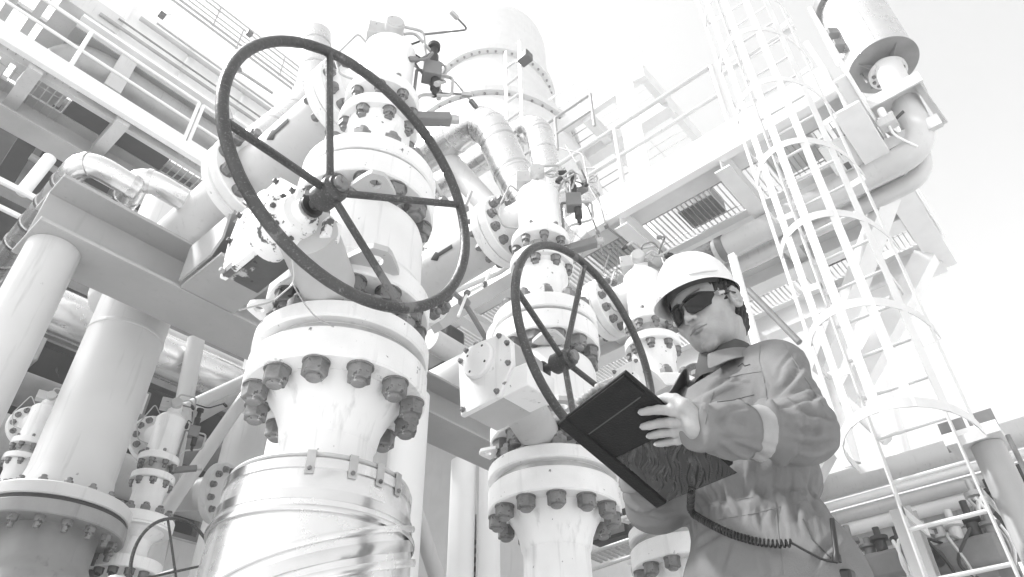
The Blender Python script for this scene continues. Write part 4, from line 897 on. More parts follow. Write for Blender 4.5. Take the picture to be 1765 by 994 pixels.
# white instrument tree right of the middle relief valve
p = onX(1010, 300, 3.2)
it = thing('instrument_stand', 'thin tubing and gauge stand right of the middle relief valve', 'instrument', p)
build('gauge_loop', MB().ring(onX(1022, 308, 3.2), (-.8, -.5, 0), .035, .006, 28, 8), 'steel', it)
for pts in ([(975, 250), (1000, 290), (1025, 290)], [(965, 255), (1005, 265), (1015, 320), (1045, 370)], [(985, 330), (1008, 318), (1030, 300)]): build('tube', MB().tube(rounded([onX(*q, 3.2) for q in pts], .05), .006, 8), 'steel', it)
build('valve_block', MB().box(onX(1000, 322, 3.25), (.08, .10, .10)), 'midgrey', it, bevel=.008)

# ------------------------------------------------------------------ bottom centre, behind the neck of the middle valve
ct = thing('cable_tray', 'ladder-like cable tray low between the middle and far valves', 'tray', onX(1050, 960, 6.0))
for i in range(10):
    c_ = onX(1022 + i * 9, 962 - i * 3, 6.0); build('tray_rung', MB().box(c_, (.3, .03, .02)), 'steel', ct)
build('tray_side', MB().tube([onX(1010, 955, 5.85), onX(1120, 918, 5.85)], .02, 8), 'pipe', ct); build('tray_side', MB().tube([onX(1010, 985, 5.85), onX(1120, 948, 5.85)], .02, 8), 'pipe', ct)
bx = tag(build('control_cabinet', MB().box(onX(1062, 912, 6.6), (.3, .5, .28)), 'dark', bevel=.02), 'dark control cabinet between the middle pipe and the far valve', 'cabinet')
build('cabinet_door', MB().box(onX(1062, 912, 6.6) + V((-.155, 0, 0)), (.01, .4, .22)), 'midgrey', bx)
# dark duct pieces behind the first valve
dp = onY(765, 610, 4.9); tag(build('duct_elbow', MB().box(dp, (.28, .4, .55)), 'dark', bevel=.05), 'dark square duct just right of the biggest valve body', 'duct')
rowp('grey pipe crossing behind the middle valve gearbox', (740, 600), (1000, 720), 4.4, .12, 'pipe')
tag(build('strut', MB().bar(onY(750, 560, 3.5), onY(900, 470, 3.5), .1, .12), 'beam'), 'pale channel strut rising right behind the biggest handwheel', 'beam')
beam('pale beam passing behind the middle relief valve', (2.2, 4.9, 4.3), (6.5, 4.9, 4.3), .3, .3)
# ================================================================== signed distance modelling for the worker
def surface_net(fn, lo, hi, h):
    lo = np.array(lo, float); hi = np.array(hi, float); n = np.ceil((hi - lo) / h).astype(int) + 1
    ax = [lo[i] + h * np.arange(n[i]) for i in range(3)]
    G = np.empty(tuple(n), np.float32)
    for i0 in range(0, n[0], 24):
        g = np.meshgrid(ax[0][i0:i0 + 24], ax[1], ax[2], indexing='ij')
        G[i0:i0 + 24] = fn(np.stack(g, -1).reshape(-1, 3)).reshape(g[0].shape)
    S = G < 0
    c = lambda a, b, d: (slice(a, n[0] - 1 + a), slice(b, n[1] - 1 + b), slice(d, n[2] - 1 + d))
    cs = [(a, b, d) for a in (0, 1) for b in (0, 1) for d in (0, 1)]
    cnt = sum(S[c(*q)].astype(np.int8) for q in cs); act = (cnt > 0) & (cnt < 8)
    acc = np.zeros(tuple(n - 1) + (3,), np.float32); num = np.zeros(tuple(n - 1), np.float32)
    for a in cs:
        for i in range(3):
            if a[i] == 0:
                b = list(a); b[i] = 1; ga, gb_ = G[c(*a)], G[c(*b)]; m = (ga < 0) != (gb_ < 0)
                t = np.where(m, ga / np.where(m, ga - gb_, 1), 0)
                p = np.zeros(ga.shape + (3,), np.float32)
                for j in range(3): p[..., j] = a[j]
                p[..., i] += t; acc += np.where(m[..., None], p, 0); num += m
    idx = -np.ones(tuple(n - 1), np.int64); idx[act] = np.arange(act.sum())
    w = np.argwhere(act); v = (w + acc[act] / num[act][:, None]) * h + lo
    faces = []
    for i in range(3):
        j, k = (i + 1) % 3, (i + 2) % 3
        s0 = [slice(None)] * 3; s1 = [slice(None)] * 3; s0[i] = slice(0, -1); s1[i] = slice(1, None)
        e = S[tuple(s0)] != S[tuple(s1)]; q = np.argwhere(e); q = q[(q[:, j] > 0) & (q[:, k] > 0) & (q[:, j] < n[j] - 1) & (q[:, k] < n[k] - 1)]
        def at(dj, dk): r = q.copy(); r[:, j] -= dj; r[:, k] -= dk; return idx[r[:, 0], r[:, 1], r[:, 2]]
        f = np.stack([at(1, 1), at(0, 1), at(0, 0), at(1, 0)], 1); fl = S[tuple(s0)][q[:, 0], q[:, 1], q[:, 2]]
        f[~fl] = f[~fl][:, ::-1]; faces.append(f[(f >= 0).all(1)])
    return v.astype(np.float64), np.concatenate(faces)
A_ = lambda *p: np.array(p, float)
def smin(a, b, k):
    h = np.clip(.5 + .5 * (b - a) / k, 0, 1); return b * (1 - h) + a * h - k * h * (1 - h)
def ssub(a, b, k): return -smin(-a, b, k)
def sph(p, c, r): return np.linalg.norm(p - c, axis=1) - r
def ell(p, c, r):
    q = (p - c); r = np.array(r, float); k0 = np.linalg.norm(q / r, axis=1); k1 = np.linalg.norm(q / (r * r), axis=1)
    return np.where(k1 > 1e-9, k0 * (k0 - 1) / np.maximum(k1, 1e-9), -r.min())
def cone(p, a, b, ra, rb, mod=None):
    a, b = np.array(a, float), np.array(b, float); ba = b - a; t = np.clip(((p - a) @ ba) / (ba @ ba), 0, 1)
    q = p - a - t[:, None] * ba; r = ra + (rb - ra) * t
    if mod is not None:
        u = _n(np.cross(ba, [.1, .2, 1.0])); w = np.cross(_n(ba), u); r = r + mod(t, np.arctan2(q @ w, q @ u))
    return np.linalg.norm(q, axis=1) - r
def sdf_obj(name, m, parent, v, f, relax=2, tone=None):
    base = wpos(parent)
    me = bpy.data.meshes.new(name); me.from_pydata([tuple(p - np.array(base)) for p in v], [], [tuple(int(i) for i in q) for q in f])
    bm = bmesh.new(); bm.from_mesh(me)
    for _ in range(relax): bmesh.ops.smooth_vert(bm, verts=bm.verts, factor=.5, use_axis_x=True, use_axis_y=True, use_axis_z=True)
    bmesh.ops.recalc_face_normals(bm, faces=bm.faces); bm.to_mesh(me); bm.free()
    me.polygons.foreach_set('use_smooth', [True] * len(me.polygons)); me.materials.append(M[m] if isinstance(m, str) else m)
    if tone is not None:
        at = me.attributes.new('tone', 'FLOAT', 'POINT'); at.data.foreach_set('value', np.asarray(tone, np.float32))
    o = bpy.data.objects.new(name, me); COL.objects.link(o); o.parent = parent; return o

M['skin'] = mat('warm_light_skin', 0.34, 0.45, spec=.35, bump=.22, bscale=330, vary=.06, mott=.09, mscale=38)
_b = M['skin'].node_tree.nodes['Principled BSDF']; _b.inputs['Subsurface Weight'].default_value = .10; _b.inputs['Subsurface Radius'].default_value = (.008, .006, .005); _b.inputs['Subsurface Scale'].default_value = 1.0
M['nail'] = mat('fingernail', .5, .25)
M['cloth'] = mat('mid_grey_cotton_drill', 0.172, 0.88, spec=.2, bump=.35, bscale=420, mott=.07, mscale=14)
_b = M['cloth'].node_tree.nodes['Principled BSDF']; _b.inputs['Sheen Weight'].default_value = .0
M['cloth_dark'] = mat('dark_ribbed_undershirt', 0.085, 0.9, spec=.2, bump=.3, bscale=400)
M['reflect'] = mat('silver_reflective_tape', 0.26, 0.45, bump=.15, bscale=120, mott=.08, mscale=30)
M['hair'] = mat('black_hair', 0.012, 0.5, bump=.8, bscale=160)
M['lens'] = mat('smoked_lens', 0.003, 0.12, spec=.35)
M['frame_'] = mat('glossy_black_frame', 0.012, 0.25)
M['helmet'] = mat('white_helmet_shell', 0.70, 0.3, spec=.5, bump=.05, bscale=14, mott=.04, mscale=12, spots=[(60, .70, .35)])
M['leather'] = mat('black_grained_leatherette', 0.008, 0.5, spec=.2, bump=.5, bscale=260, mott=.3, mscale=40)
M['film'] = mat('crinkled_clear_film_over_black', 0.018, 0.12, spec=.9, bump=0)
M['boot'] = mat('dark_boot_leather', .03, .6, bump=.3, bscale=60)

# body frame: F forward, L to his left, U up
BAZ = R_(166); FO = np.array([math.cos(BAZ), math.sin(BAZ), 0]); LE = np.array([-math.sin(BAZ), math.cos(BAZ), 0]); BO = np.array([1.452, .588, 0.0])
BM = np.array([FO, LE, [0, 0, 1.0]])
def toL(p): return (np.array(p, float) - BO) @ BM.T
def toW(q): return np.atleast_2d(np.array(q, float)) @ BM + BO
man = thing('person', 'worker in grey coverall, white hard hat and dark sunglasses reading a black clipboard', 'person', tuple(BO))

# clipboard plane (fitted corner points), scaled about its own hand-held position
cb = [A_(1.164, .681, 1.38), A_(1.226, .907, 1.369), A_(1.497, .825, 1.22), A_(1.435, .599, 1.232)]
camp = A_(0, 0, CAM_H); cb = [camp + .86 * (c - camp) for c in cb]
cn = _n(np.cross(cb[1] - cb[0], cb[3] - cb[0])); cn = cn if cn[2] > 0 else -cn          # up side
def onB(px, py, off):
    d = ray(px, py); t = ((cb[0] - cn * off - camp) @ cn) / (d @ cn); return camp + d * t

# ------------------------------------------------------------------ pose
SH = A_(*atr(1334, 640, 1.500)); EL = A_(*atr(1384, 746, 1.385)); WR = onB(1200, 736, .044)
CUFF = WR + (EL - WR) * .02
RSH = toW([-.01, -.17, 1.43])[0]; REL = A_(*atr(1132, 868, 1.60)); RWR = (cb[1] * .45 + cb[2] * .35 + cb[0] * .1 + cb[3] * .1) + cn * .055
rng = np.random.default_rng(5)
def waves(p, ks, ph): return sum(np.sin(p @ k + f) for k, f in zip(ks, ph)) / len(ks)
KS = [rng.normal(size=3) * s for s in (22, 30, 38, 46)]; PH = rng.uniform(0, 6.28, 4)
KB = [rng.normal(size=3) * s for s in (9, 12, 16)]; PB = rng.uniform(0, 6.28, 3)
def ridge(x): return 1 - 2 * np.abs(np.sin(x)) ** .7
def sleeve(p, a, e, w, r0, r1, r2, fa=1.0):
    def up(t, th): return fa * (.0065 * ridge(7 * t + 1.1 * np.sin(th + .6) + .8) * (.35 + .65 * t) * np.sin(th * .5 + .4) ** 2 + .003 * np.sin(9 * t + 2 * th))
    def lo(t, th): return fa * (.009 * ridge(6.5 * (1 - t) ** 1.3 * 2 + .9 * np.sin(th - .8)) * np.exp(-((t - .35) / .33) ** 2) + .003 * np.sin(14 * t + 3 * th) * np.sin(th) - .006 * np.exp(-((t - .93) / .05) ** 2))
    d1 = cone(p, a, e, r0, r1, up); d2 = cone(p, e, w, r1 * .98, r2, lo); return smin(d1, d2, .03)
sh, el, wr_, rsh, rel, rwr = [toL(q) for q in (SH, EL, CUFF, RSH, REL, RWR)]
def coverall(p):
    th = np.arctan2(p[:, 1], p[:, 0]); z = p[:, 2]
    d = ell(p, A_(-.005, 0, 1.27), (.130, .168, .22))
    d = smin(d, cone(p, (-.018, -.12, 1.405), (-.018, .12, 1.405), .062, .062), .05)
    d = smin(d, cone(p, (-.02, 0, 1.41), (-.018, 0, 1.455), .085, .066), .04)
    d = smin(d, ell(p, A_(.0, 0, 1.165), (.128, .160, .11)), .03)
    hips = ell(p, A_(-.01, 0, .96), (.150, .185, .20)); hips = smin(hips, cone(p, (-.0, .09, .95), (.0, .10, .55), .105, .085), .04); hips = smin(hips, cone(p, (-.0, -.09, .95), (.0, -.10, .55), .105, .085), .03)
    hips = smin(hips, cone(p, (0, .10, .55), (-.01, .11, .10), .085, .075), .03); hips = smin(hips, cone(p, (0, -.10, .55), (-.01, -.11, .10), .085, .075), .03)
    d = smin(d, hips, .05)
    wz = 1.125
    gath = .0024 * np.cos(30 * th + 3 * np.sin(3 * th) + 2.5 * np.sin(z * 40)) + .003 * np.cos(17 * th + 1)
    d = d - gath * np.exp(-((z - wz) / .05) ** 2) - .0015 * np.cos(12 * th + 2 * np.sin(5 * th)) * np.exp(-((z - wz - .07) / .07) ** 2) - .0015 * np.cos(11 * th) * np.exp(-((z - wz + .08) / .07) ** 2)
    d = d + .011 * np.exp(-((z - wz) / .020) ** 2)
    big = .004 * waves(p, KB, PB) + .0015 * waves(p, KS, PH)
    d = d - big
    # drag lines running from the armpit across the chest
    q = p - A_(.02, .15, 1.36); an = np.arctan2(q[:, 2], q[:, 1]); rr = np.linalg.norm(q[:, 1:], axis=1)
    d = d - .0045 * ridge(an * 3.2 + .3) * np.exp(-((rr - .09) / .07) ** 2)
    d = smin(d, sleeve(p, sh, el, wr_, .070, .061, .0475), .035)
    d = smin(d, sleeve(p, rsh, rel, rwr, .078, .064, .042), .035)
    # front opening crease and neck hole
    d = ssub(d, cone(p, (.05, 0, 1.46), (-.01, 0, 1.62), .064, .062), .008)
    # flat cuff end and trouser hems
    ax1 = _n(wr_ - el); d = np.maximum(d, (p - (wr_ + ax1 * .012)) @ ax1)
    ax2 = _n(rwr - rel); d = np.where(np.linalg.norm(p - rwr, axis=1) < .12, np.maximum(d, (p - (rwr - ax2 * .01)) @ ax2), d)
    return np.maximum(d, .075 - z)
vU, fU = surface_net(coverall, (-.22, -.33, .80), (.50, .42, 1.56), .0042)
vL, fL = surface_net(coverall, (-.22, -.30, .05), (.22, .30, .8055), .011)
from mathutils.bvhtree import BVHTree
def crease(lines, A=.006, w=.006):
    global vU
    VWc = toW(vU); bv = BVHTree.FromPolygons([tuple(p) for p in VWc], [tuple(int(i) for i in q) for q in fU])
    tri = VWc[fU]; fn = np.cross(tri[:, 2] - tri[:, 0], tri[:, 3] - tri[:, 1]); N = np.zeros_like(VWc)
    for k in range(4): np.add.at(N, fU[:, k], fn)
    N /= np.linalg.norm(N, axis=1)[:, None] + 1e-12
    if (N * (VWc - VWc.mean(0))).sum() < 0: N = -N
    disp = np.zeros(len(VWc))
    for zs in lines:
        sc_ = 1.0
        if isinstance(zs[-1], float): sc_ = zs[-1]; zs = zs[:-1]
        pts = []
        for i in range(len(zs) - 1):
            for k in range(8):
                t = k / 8; px, py = 1060 + .598 * (zs[i][0] * (1 - t) + zs[i + 1][0] * t), 400 + .598 * (zs[i][1] * (1 - t) + zs[i + 1][1] * t)
                h = bv.ray_cast(V((0, 0, CAM_H)), V(ray(px, py)))
                if h[0] is not None: pts.append(np.array(h[0]))
        if len(pts) < 4: continue
        pts = np.array(pts); n = len(pts); side = _n(np.cross(pts[-1] - pts[0], pts.mean(0) - camp0))
        lo_, hi_ = pts.min(0) - .05, pts.max(0) + .05; ids = np.where(((VWc > lo_) & (VWc < hi_)).all(1))[0]; P = VWc[ids]
        dd_ = np.linalg.norm(P[:, None] - pts[None], axis=2); j = dd_.argmin(1); dmin = dd_.min(1); fade = np.sin(np.pi * np.clip((j + .7) / n, 0, 1)) ** .6
        sg_ = (P - pts[j]) @ side
        prof = -np.exp(-(dmin / w) ** 2) + .95 * np.exp(-((sg_ - 1.9 * w) / (1.5 * w)) ** 2) * (dmin < 5 * w) + .45 * np.exp(-((sg_ + 2.2 * w) / (1.5 * w)) ** 2) * (dmin < 5 * w)
        disp[ids] += A * sc_ * fade * prof * np.exp(-(dmin / (4.5 * w)) ** 4)
    vU = toL(VWc + N * disp[:, None])
camp0 = A_(0, 0, CAM_H)
crease([[(x_, 660 + (k_ * 37) % 60), (x_ + 4 * math.sin(k_), 720), (x_ - 8 + 5 * math.cos(k_ * 2), 792), .42 + .3 * math.sin(k_ * 3)] for k_, x_ in enumerate(range(372, 600, 19))] + [[(x_, 790), (x_ + 6 * math.sin(k_ * 2), 830), (x_ + 12, 870 + (k_ * 29) % 40), .3 + .2 * math.cos(k_ * 3)] for k_, x_ in enumerate(range(396, 600, 22))], .0052, .0036)
crease([[(560, 350), (515, 420), (462, 480), 1.3], [(600, 470), (530, 492), (450, 515), 1.2], [(645, 540), (570, 528), (480, 498), 1.5], [(610, 572), (540, 572), (465, 552)], [(645, 600), (570, 622), (500, 604), 1.2],
        [(430, 648), (360, 618), (292, 572), 1.3], [(352, 655), (318, 628), (290, 600)], [(335, 515), (300, 545), (282, 560)], [(410, 395), (440, 455), (432, 505)], [(350, 400), (300, 440), (262, 462)],
        [(415, 800), (428, 862), .8], [(470, 790), (482, 850), .8],
        [(512, 782), (532, 842), .8], [(560, 770), (592, 822), .8], [(370, 800), (360, 860), .6], [(240, 905), (330, 850), 1.2], [(560, 410), (575, 470), (560, 520), .8], [(520, 330), (560, 380), (590, 440), .6], [(395, 560), (350, 540), (300, 535), .8],
        [(300, 320), (330, 350), (352, 385), .7], [(250, 470), (235, 520), (230, 560), .7], [(60, 780), (110, 800), (170, 790)], [(90, 820), (140, 835), (190, 820)], [(640, 880), (600, 920), (560, 990)], [(330, 900), (300, 990), .8], [(430, 930), (440, 995), .7]])
crease([[(590, 440), (545, 455), (500, 470), .9], [(560, 545), (520, 540), (485, 535), .7], [(330, 580), (310, 560), (300, 545), .6], [(460, 620), (430, 610), (400, 600), .6], [(385, 505), (340, 512), (300, 530), .8], [(400, 600), (340, 590), (300, 590), .8], [(420, 560), (380, 575), (330, 560), .7], [(560, 600), (590, 560), (620, 500), .7], [(520, 340), (480, 390), (470, 430), .8], [(300, 400), (340, 430), (400, 440), .6], [(270, 720), (290, 760), (280, 830), .8], [(310, 715), (318, 770), (305, 840), .8]], .0045, .0042)
cv_ = sdf_obj('coverall', 'cloth', man, toW(vU), fU, 1)
sdf_obj('trousers', 'cloth', man, toW(vL), fL, 1)
from mathutils.bvhtree import BVHTree
VW = toW(vU); BV = BVHTree.FromPolygons([tuple(p) for p in VW], [tuple(int(i) for i in q) for q in fU])
def hitp(px, py, off=.0):
    d = Vector(ray(px, py)); h = BV.ray_cast(V((0, 0, CAM_H)), d)
    if h[0] is None: return None
    n = h[1] if h[1].dot(d) < 0 else -h[1]; return h[0] + n * off
def onsurf(p, off): h = BV.find_nearest(V(p)); n = h[1] if (V(p) - h[0]).dot(h[1]) >= 0 else h[1]; return h[0], n
def seam(name, pxs, r, m, parent, off=.0005, sub=6):
    out = []
    for i in range(len(pxs) - 1):
        for k in range(sub): t = k / sub; q = hitp(pxs[i][0] * (1 - t) + pxs[i + 1][0] * t, pxs[i][1] * (1 - t) + pxs[i + 1][1] * t, off); out += [q] if q is not None else []
    q = hitp(*pxs[-1], off); out += [q] if q is not None else []
    if len(out) > 2: return build(name, MB().tube(out, r * .7, 6), m, parent)

# reflective tape: a strip lying over the sleeve, cut from the same surface and lifted 2 mm
def tape(t0, t1, a, b, nm, m='reflect', lift=.0013):
    a, b = np.array(a), np.array(b); ba = b - a; L2 = ba @ ba; t = ((VW - a) @ ba) / L2; rad = np.linalg.norm(VW - a - t[:, None] * ba, axis=1)
    ok = (t > t0) & (t < t1) & (rad < .095); F = fU[ok[fU].all(1)]; ids = np.unique(F); rm = -np.ones(len(VW), int); rm[ids] = np.arange(len(ids))
    P = VW[ids].copy(); T = t[ids]; q = P - a - T[:, None] * ba; P += q / np.linalg.norm(q, axis=1)[:, None] * lift
    o = sdf_obj(nm, m, cv_, P, rm[F], 0); bm = bmesh.new(); bm.from_mesh(o.data); base = np.array(wpos(cv_))
    for tt, sg_ in ((t0 + .03, -1), (t1 - .03, 1)):
        bmesh.ops.bisect_plane(bm, geom=bm.verts[:] + bm.edges[:] + bm.faces[:], plane_co=V(tuple(a + ba * tt - base)), plane_no=V(tuple(ba * sg_)), clear_outer=True)
    bm.to_mesh(o.data); bm.free(); return o
tape(.44, .595, EL, WR, 'reflective_band')

# ------------------------------------------------------------------ head and neck
HC = A_(*atr(1222, 541, 1.53)); HAZ, HP = R_(172), R_(-15)
hf = A_(math.cos(HAZ) * math.cos(HP), math.sin(HAZ) * math.cos(HP), math.sin(HP)); hl = A_(-math.sin(HAZ), math.cos(HAZ), 0); hu = np.cross(hf, hl)
_roll = R_(-3); hl, hu = hl * math.cos(_roll) + hu * math.sin(_roll), hu * math.cos(_roll) - hl * math.sin(_roll)
HM = np.array([hf, hl, hu])
_k = _n(HC - A_(0, 0, CAM_H)); _t = R_(-9.5)                 # the head leans to his left shoulder
HM = np.array([v * math.cos(_t) + np.cross(_k, v) * math.sin(_t) + _k * (_k @ v) * (1 - math.cos(_t)) for v in HM])
def hW(q): return np.atleast_2d(np.array(q, float)) @ HM + HC
def hL(p): return (np.array(p, float) - HC) @ HM.T
NB = hL(toW([-.015, 0, 1.46])[0]); NT = A_(-.034, 0, -.055)
def headf(p):
    q = p.copy(); q[:, 1] = np.abs(q[:, 1])
    d = ell(p, A_(-.012, 0, .045), (.097, .0755, .088))
    d = smin(d, ell(p, A_(.028, 0, -.015), (.060, .062, .082)), .03)
    d = smin(d, ell(q, A_(.030, .026, -.062), (.045, .029, .034)), .022)               # jaw
    d = smin(d, sph(q, A_(.006, .050, -.052), .012), .024)
    d = smin(d, ell(p, A_(.070, 0, -.095), (.019, .019, .014)), .018)                    # chin
    d = smin(d, sph(q, A_(.052, .043, -.018), .018), .025)                               # cheekbone
    d = smin(d, cone(q, A_(.080, .010, .027), A_(.068, .045, .026), .010, .010), .014)   # brow
    d = ssub(d, sph(q, A_(.100, .032, .010), .017), .014)                                # eye socket
    d = smin(d, ell(p, A_(.071, 0, -.050), (.021, .031, .024)), .016)                    # muzzle
    d = smin(d, cone(p, A_(.082, 0, .018), A_(.103, 0, -.018), .0065, .0085), .008)      # nose
    d = smin(d, sph(p, A_(.1045, 0, -.0215), .0088), .006)
    d = smin(d, ell(q, A_(.0935, .0125, -.0245), (.0095, .0065, .007)), .005)
    d = ssub(d, sph(q, A_(.0975, .0065, -.0325), .0036), .003)
    d = ssub(d, cone(p, A_(.100, 0, -.034), A_(.098, 0, -.042), .0022, .003), .004)      # philtrum
    lip = np.minimum(cone(q, A_(.0935, 0, -.0488), A_(.0815, .0265, -.0530), .0046, .0020), cone(q, A_(.0920, 0, -.0575), A_(.081, .0245, -.0545), .0056, .0022))
    d = smin(d, lip, .003)
    d = ssub(d, cone(q, A_(.0995, 0, -.0530), A_(.0845, .0275, -.0532), .0013, .0009), .002)
    d = ssub(d, cone(q, A_(.098, 0, -.071), A_(.088, .012, -.071), .005, .004), .010)    # under lip
    # ears
    e = p.copy(); 
    for s in (1, -1):
        c = A_(-.006, s * .0765, .000); r = (e - c); tilt = .25
        x = r[:, 0] * math.cos(tilt) + r[:, 2] * math.sin(tilt); z = -r[:, 0] * math.sin(tilt) + r[:, 2] * math.cos(tilt); y = r[:, 1] * s + .25 * x
        k = np.sqrt((x / .0145) ** 2 + (z / .0275) ** 2); rimd = np.sqrt(((k - 1) * .019) ** 2 + (y - .006) ** 2) - .0038
        plate = np.maximum((k - 1) * .016, np.abs(y) - .0022)
        ear = smin(rimd, plate, .004); ear = smin(ear, np.sqrt((x + .000) ** 2 + (z + .024) ** 2 + (y - .002) ** 2) - .0055, .005)
        ear = smin(ear, np.sqrt((x - .010) ** 2 + (z + .002) ** 2 + (y - .002) ** 2) - .004, .003)
        ear = smin(ear, np.sqrt((np.sqrt((x + .001) ** 2 + ((z - .004) * .7) ** 2) - .0085) ** 2 + (y - .0035) ** 2) - .0022, .003)
        d = smin(d, ear, .005)
    nk = cone(p, NT, NB, .047, .054)
    nk = smin(nk, cone(q, A_(-.024, .046, -.045), NB + A_(.045, .012, .01), .012, .014), .02)
    return smin(d, nk, .009)
vh, fh = surface_net(headf, (-.13, -.10, -.24), (.13, .10, .14), .0023)
x_, y_, z_ = vh.T
def blob(c, r): return np.clip(1.15 - np.linalg.norm((vh - A_(*c)) / A_(*r), axis=1), 0, .35) / .35
ya = np.abs(y_)
lipd = np.minimum(cone(np.c_[x_, ya, z_], A_(.0945, 0, -.0488), A_(.082, .026, -.0530), .0050, .0022), cone(np.c_[x_, ya, z_], A_(.0930, 0, -.0575), A_(.0815, .024, -.0545), .0054, .0024))
tone = .58 * np.clip(1 - lipd / .0015, 0, 1) * (x_ > .078)
tone = np.maximum(tone, .9 * (np.abs(z_ + .0532) < .0011) * (ya < .0275) * (x_ > .076))
tone = np.maximum(tone, .42 * np.exp(-((z_ + .0415) / .0042) ** 2 - (ya / .020) ** 4) * (x_ > .08))           # faint moustache
tone = np.maximum(tone, .34 * np.exp(-((z_ + .088) / .016) ** 2 - (ya / .024) ** 4) * (x_ > .06))
tone = np.maximum(tone, .10 * (z_ < -.045) * (z_ > -.115) * (x_ > -.01) * (.5 + .5 * np.sin(x_ * 900) * np.sin(z_ * 1000)))
tone = np.maximum(tone, .95 * np.exp(-((np.c_[x_, ya, z_] - A_(.0978, .0065, -.0318)) ** 2).sum(1) / .0030 ** 2))
tone = np.maximum(tone, .9 * np.clip(1.3 - np.abs(z_ - .033 - .12 * (ya - .030)) / .0035, 0, 1) * (ya > .014) * (ya < .048) * (x_ > .05))    # eyebrows
HV = [hW(vh)]; HF = [fh]; HT = [np.clip(tone, 0, 1)]

# ------------------------------------------------------------------ left hand, flat beneath the clipboard with the thumb over its edge
fing = [[(1184, 712, .026), (1158, 707, .021), (1134, 706, .013), (1118, 708, .0105), (1106, 710, .0095)],
        [(1186, 725, .028), (1160, 727, .022), (1137, 729, .0135), (1120, 733, .0105), (1109, 735, .0095)],
        [(1187, 738, .028), (1163, 744, .021), (1141, 746, .013), (1129, 749, .0105), (1120, 751, .0095)],
        [(1189, 750, .026), (1168, 758, .019), (1150, 762, .0125), (1140, 764, .010), (1133, 765, .0095)]]
rad = [(.0105, .0100, .0090, .0080, .0070), (.0108, .0103, .0092, .0082, .0072), (.0105, .0098, .0087, .0078, .0068), (.0095, .0086, .0074, .0067, .0059)]
FW = [[onB(*q) for q in fg] for fg in fing]
TH = [onB(1196, 716, .034), onB(1180, 700, .024), onB(1164, 688, .008), onB(1150, 686, -.010), onB(1132, 690, -.016)]
hx = [q for fg in FW for q in fg] + TH + [WR]
def handf(p):
    d = np.full(len(p), 9.0)
    for fg, rr in zip(FW, rad):
        c = None
        for i in range(4):
            e = cone(p, fg[i], fg[i + 1], rr[i], rr[i + 1]); c = e if c is None else smin(c, e, .003)
        kn = sph(p, fg[1] + (FW[0][0] - FW[0][0]), rr[1] * 1.08); c = smin(c, kn, .004)
        d = smin(d, c, .0022) if d.min() < 8 else c
    palm = np.full(len(p), 9.0)
    for fg in FW: palm = smin(palm, cone(p, fg[1] * .4 + fg[0] * .6, WR + (fg[0] - FW[1][0]) * .45, .0098, .0115), .007)
    d = smin(d, palm, .005)
    d = smin(d, cone(p, WR, WR + (EL - WR) * .35, .021, .028), .014)
    t = None
    for i in range(4):
        e = cone(p, TH[i], TH[i + 1], (.016, .014, .0105, .0100)[i], (.014, .0105, .0100, .0085)[i]); t = e if t is None else smin(t, e, .004)
    return smin(d, t, .007)
hx = np.array(hx); vg, fg_ = surface_net(handf, hx.min(0) - .03, hx.max(0) + .035, .0021)
HV.append(vg); HF.append(fg_); HT.append(np.zeros(len(vg)))
# right hand resting on the upper side of the board
rdir = _n(cb[0] - cb[3]); rsd = _n(cb[0] - cb[1])
RW = RWR; RF = []
for i in range(4):
    s = (i - 1.5) * .020; b0 = RW + rdir * .02 + rsd * (.02 + s * .6) - cn * .006; b1 = RW + rdir * .075 + rsd * (.035 + s) - cn * .016
    RF.append([b0, b1, b1 + rdir * .035 + rsd * .008 - cn * .010, b1 + rdir * .052 + rsd * .012 - cn * .026])
RT = [RW + rdir * .02 - cn * .01 + rsd * .04, RW + rdir * .05 + rsd * .075 - cn * .02, RW + rdir * .08 + rsd * .07 - cn * .034]
def rhandf(p):
    d = None
    for fg in RF:
        for i in range(3):
            e = cone(p, fg[i], fg[i + 1], (.013, .0098, .0088)[i], (.0098, .0088, .0072)[i]); d = e if d is None else smin(d, e, .003)
    d = smin(d, cone(p, RW, (RF[1][1] + RF[2][1]) / 2, .026, .018), .012)
    for i in range(2): d = smin(d, cone(p, RT[i], RT[i + 1], (.015, .0105)[i], (.0105, .0085)[i]), .005)
    return smin(d, cone(p, RW, RW + (REL - RW) * .3, .025, .03), .012)
rx = np.array([q for f in RF for q in f] + RT + [RW]); vr, fr = surface_net(rhandf, rx.min(0) - .05, rx.max(0) + .05, .003)
HV.append(vr); HF.append(fr); HT.append(np.zeros(len(vr)))
off = 0; FF = []
for v_, f_ in zip(HV, HF): FF.append(f_ + off); off += len(v_)
sdf_obj('body', 'skin', man, np.concatenate(HV), np.concatenate(FF), 1, np.concatenate(HT))
for fg in FW:
    d = V(tuple(fg[4] - fg[3])).normalized(); tc = V(tuple(camp - fg[4])).normalized(); tc = (tc - d * tc.dot(d)).normalized(); sdv = d.cross(tc)
    c = V(tuple(fg[4])) + tc * .0052 + d * .001; nv_ = [c + d * (.0048 * math.cos(a)) + sdv * (.0038 * math.sin(a)) - tc * (.0012 * math.sin(a) ** 2) for a in [2 * math.pi * i / 14 for i in range(14)]]
    build('fingernail', MB().add(nv_ + [c + tc * .0010], [(i, (i + 1) % 14, 14) for i in range(14)]), 'nail', man)
# eyes behind the lenses
for s in (1, -1): 
    c = hW([.074, s * .031, .008])[0]; build('eye', MB().lathe(V(c) - Z * .0115, Z, [(.0115 * math.sin(math.pi * k / 10), .0115 - .0115 * math.cos(math.pi * k / 10)) for k in range(11)], 16), 'white', man)

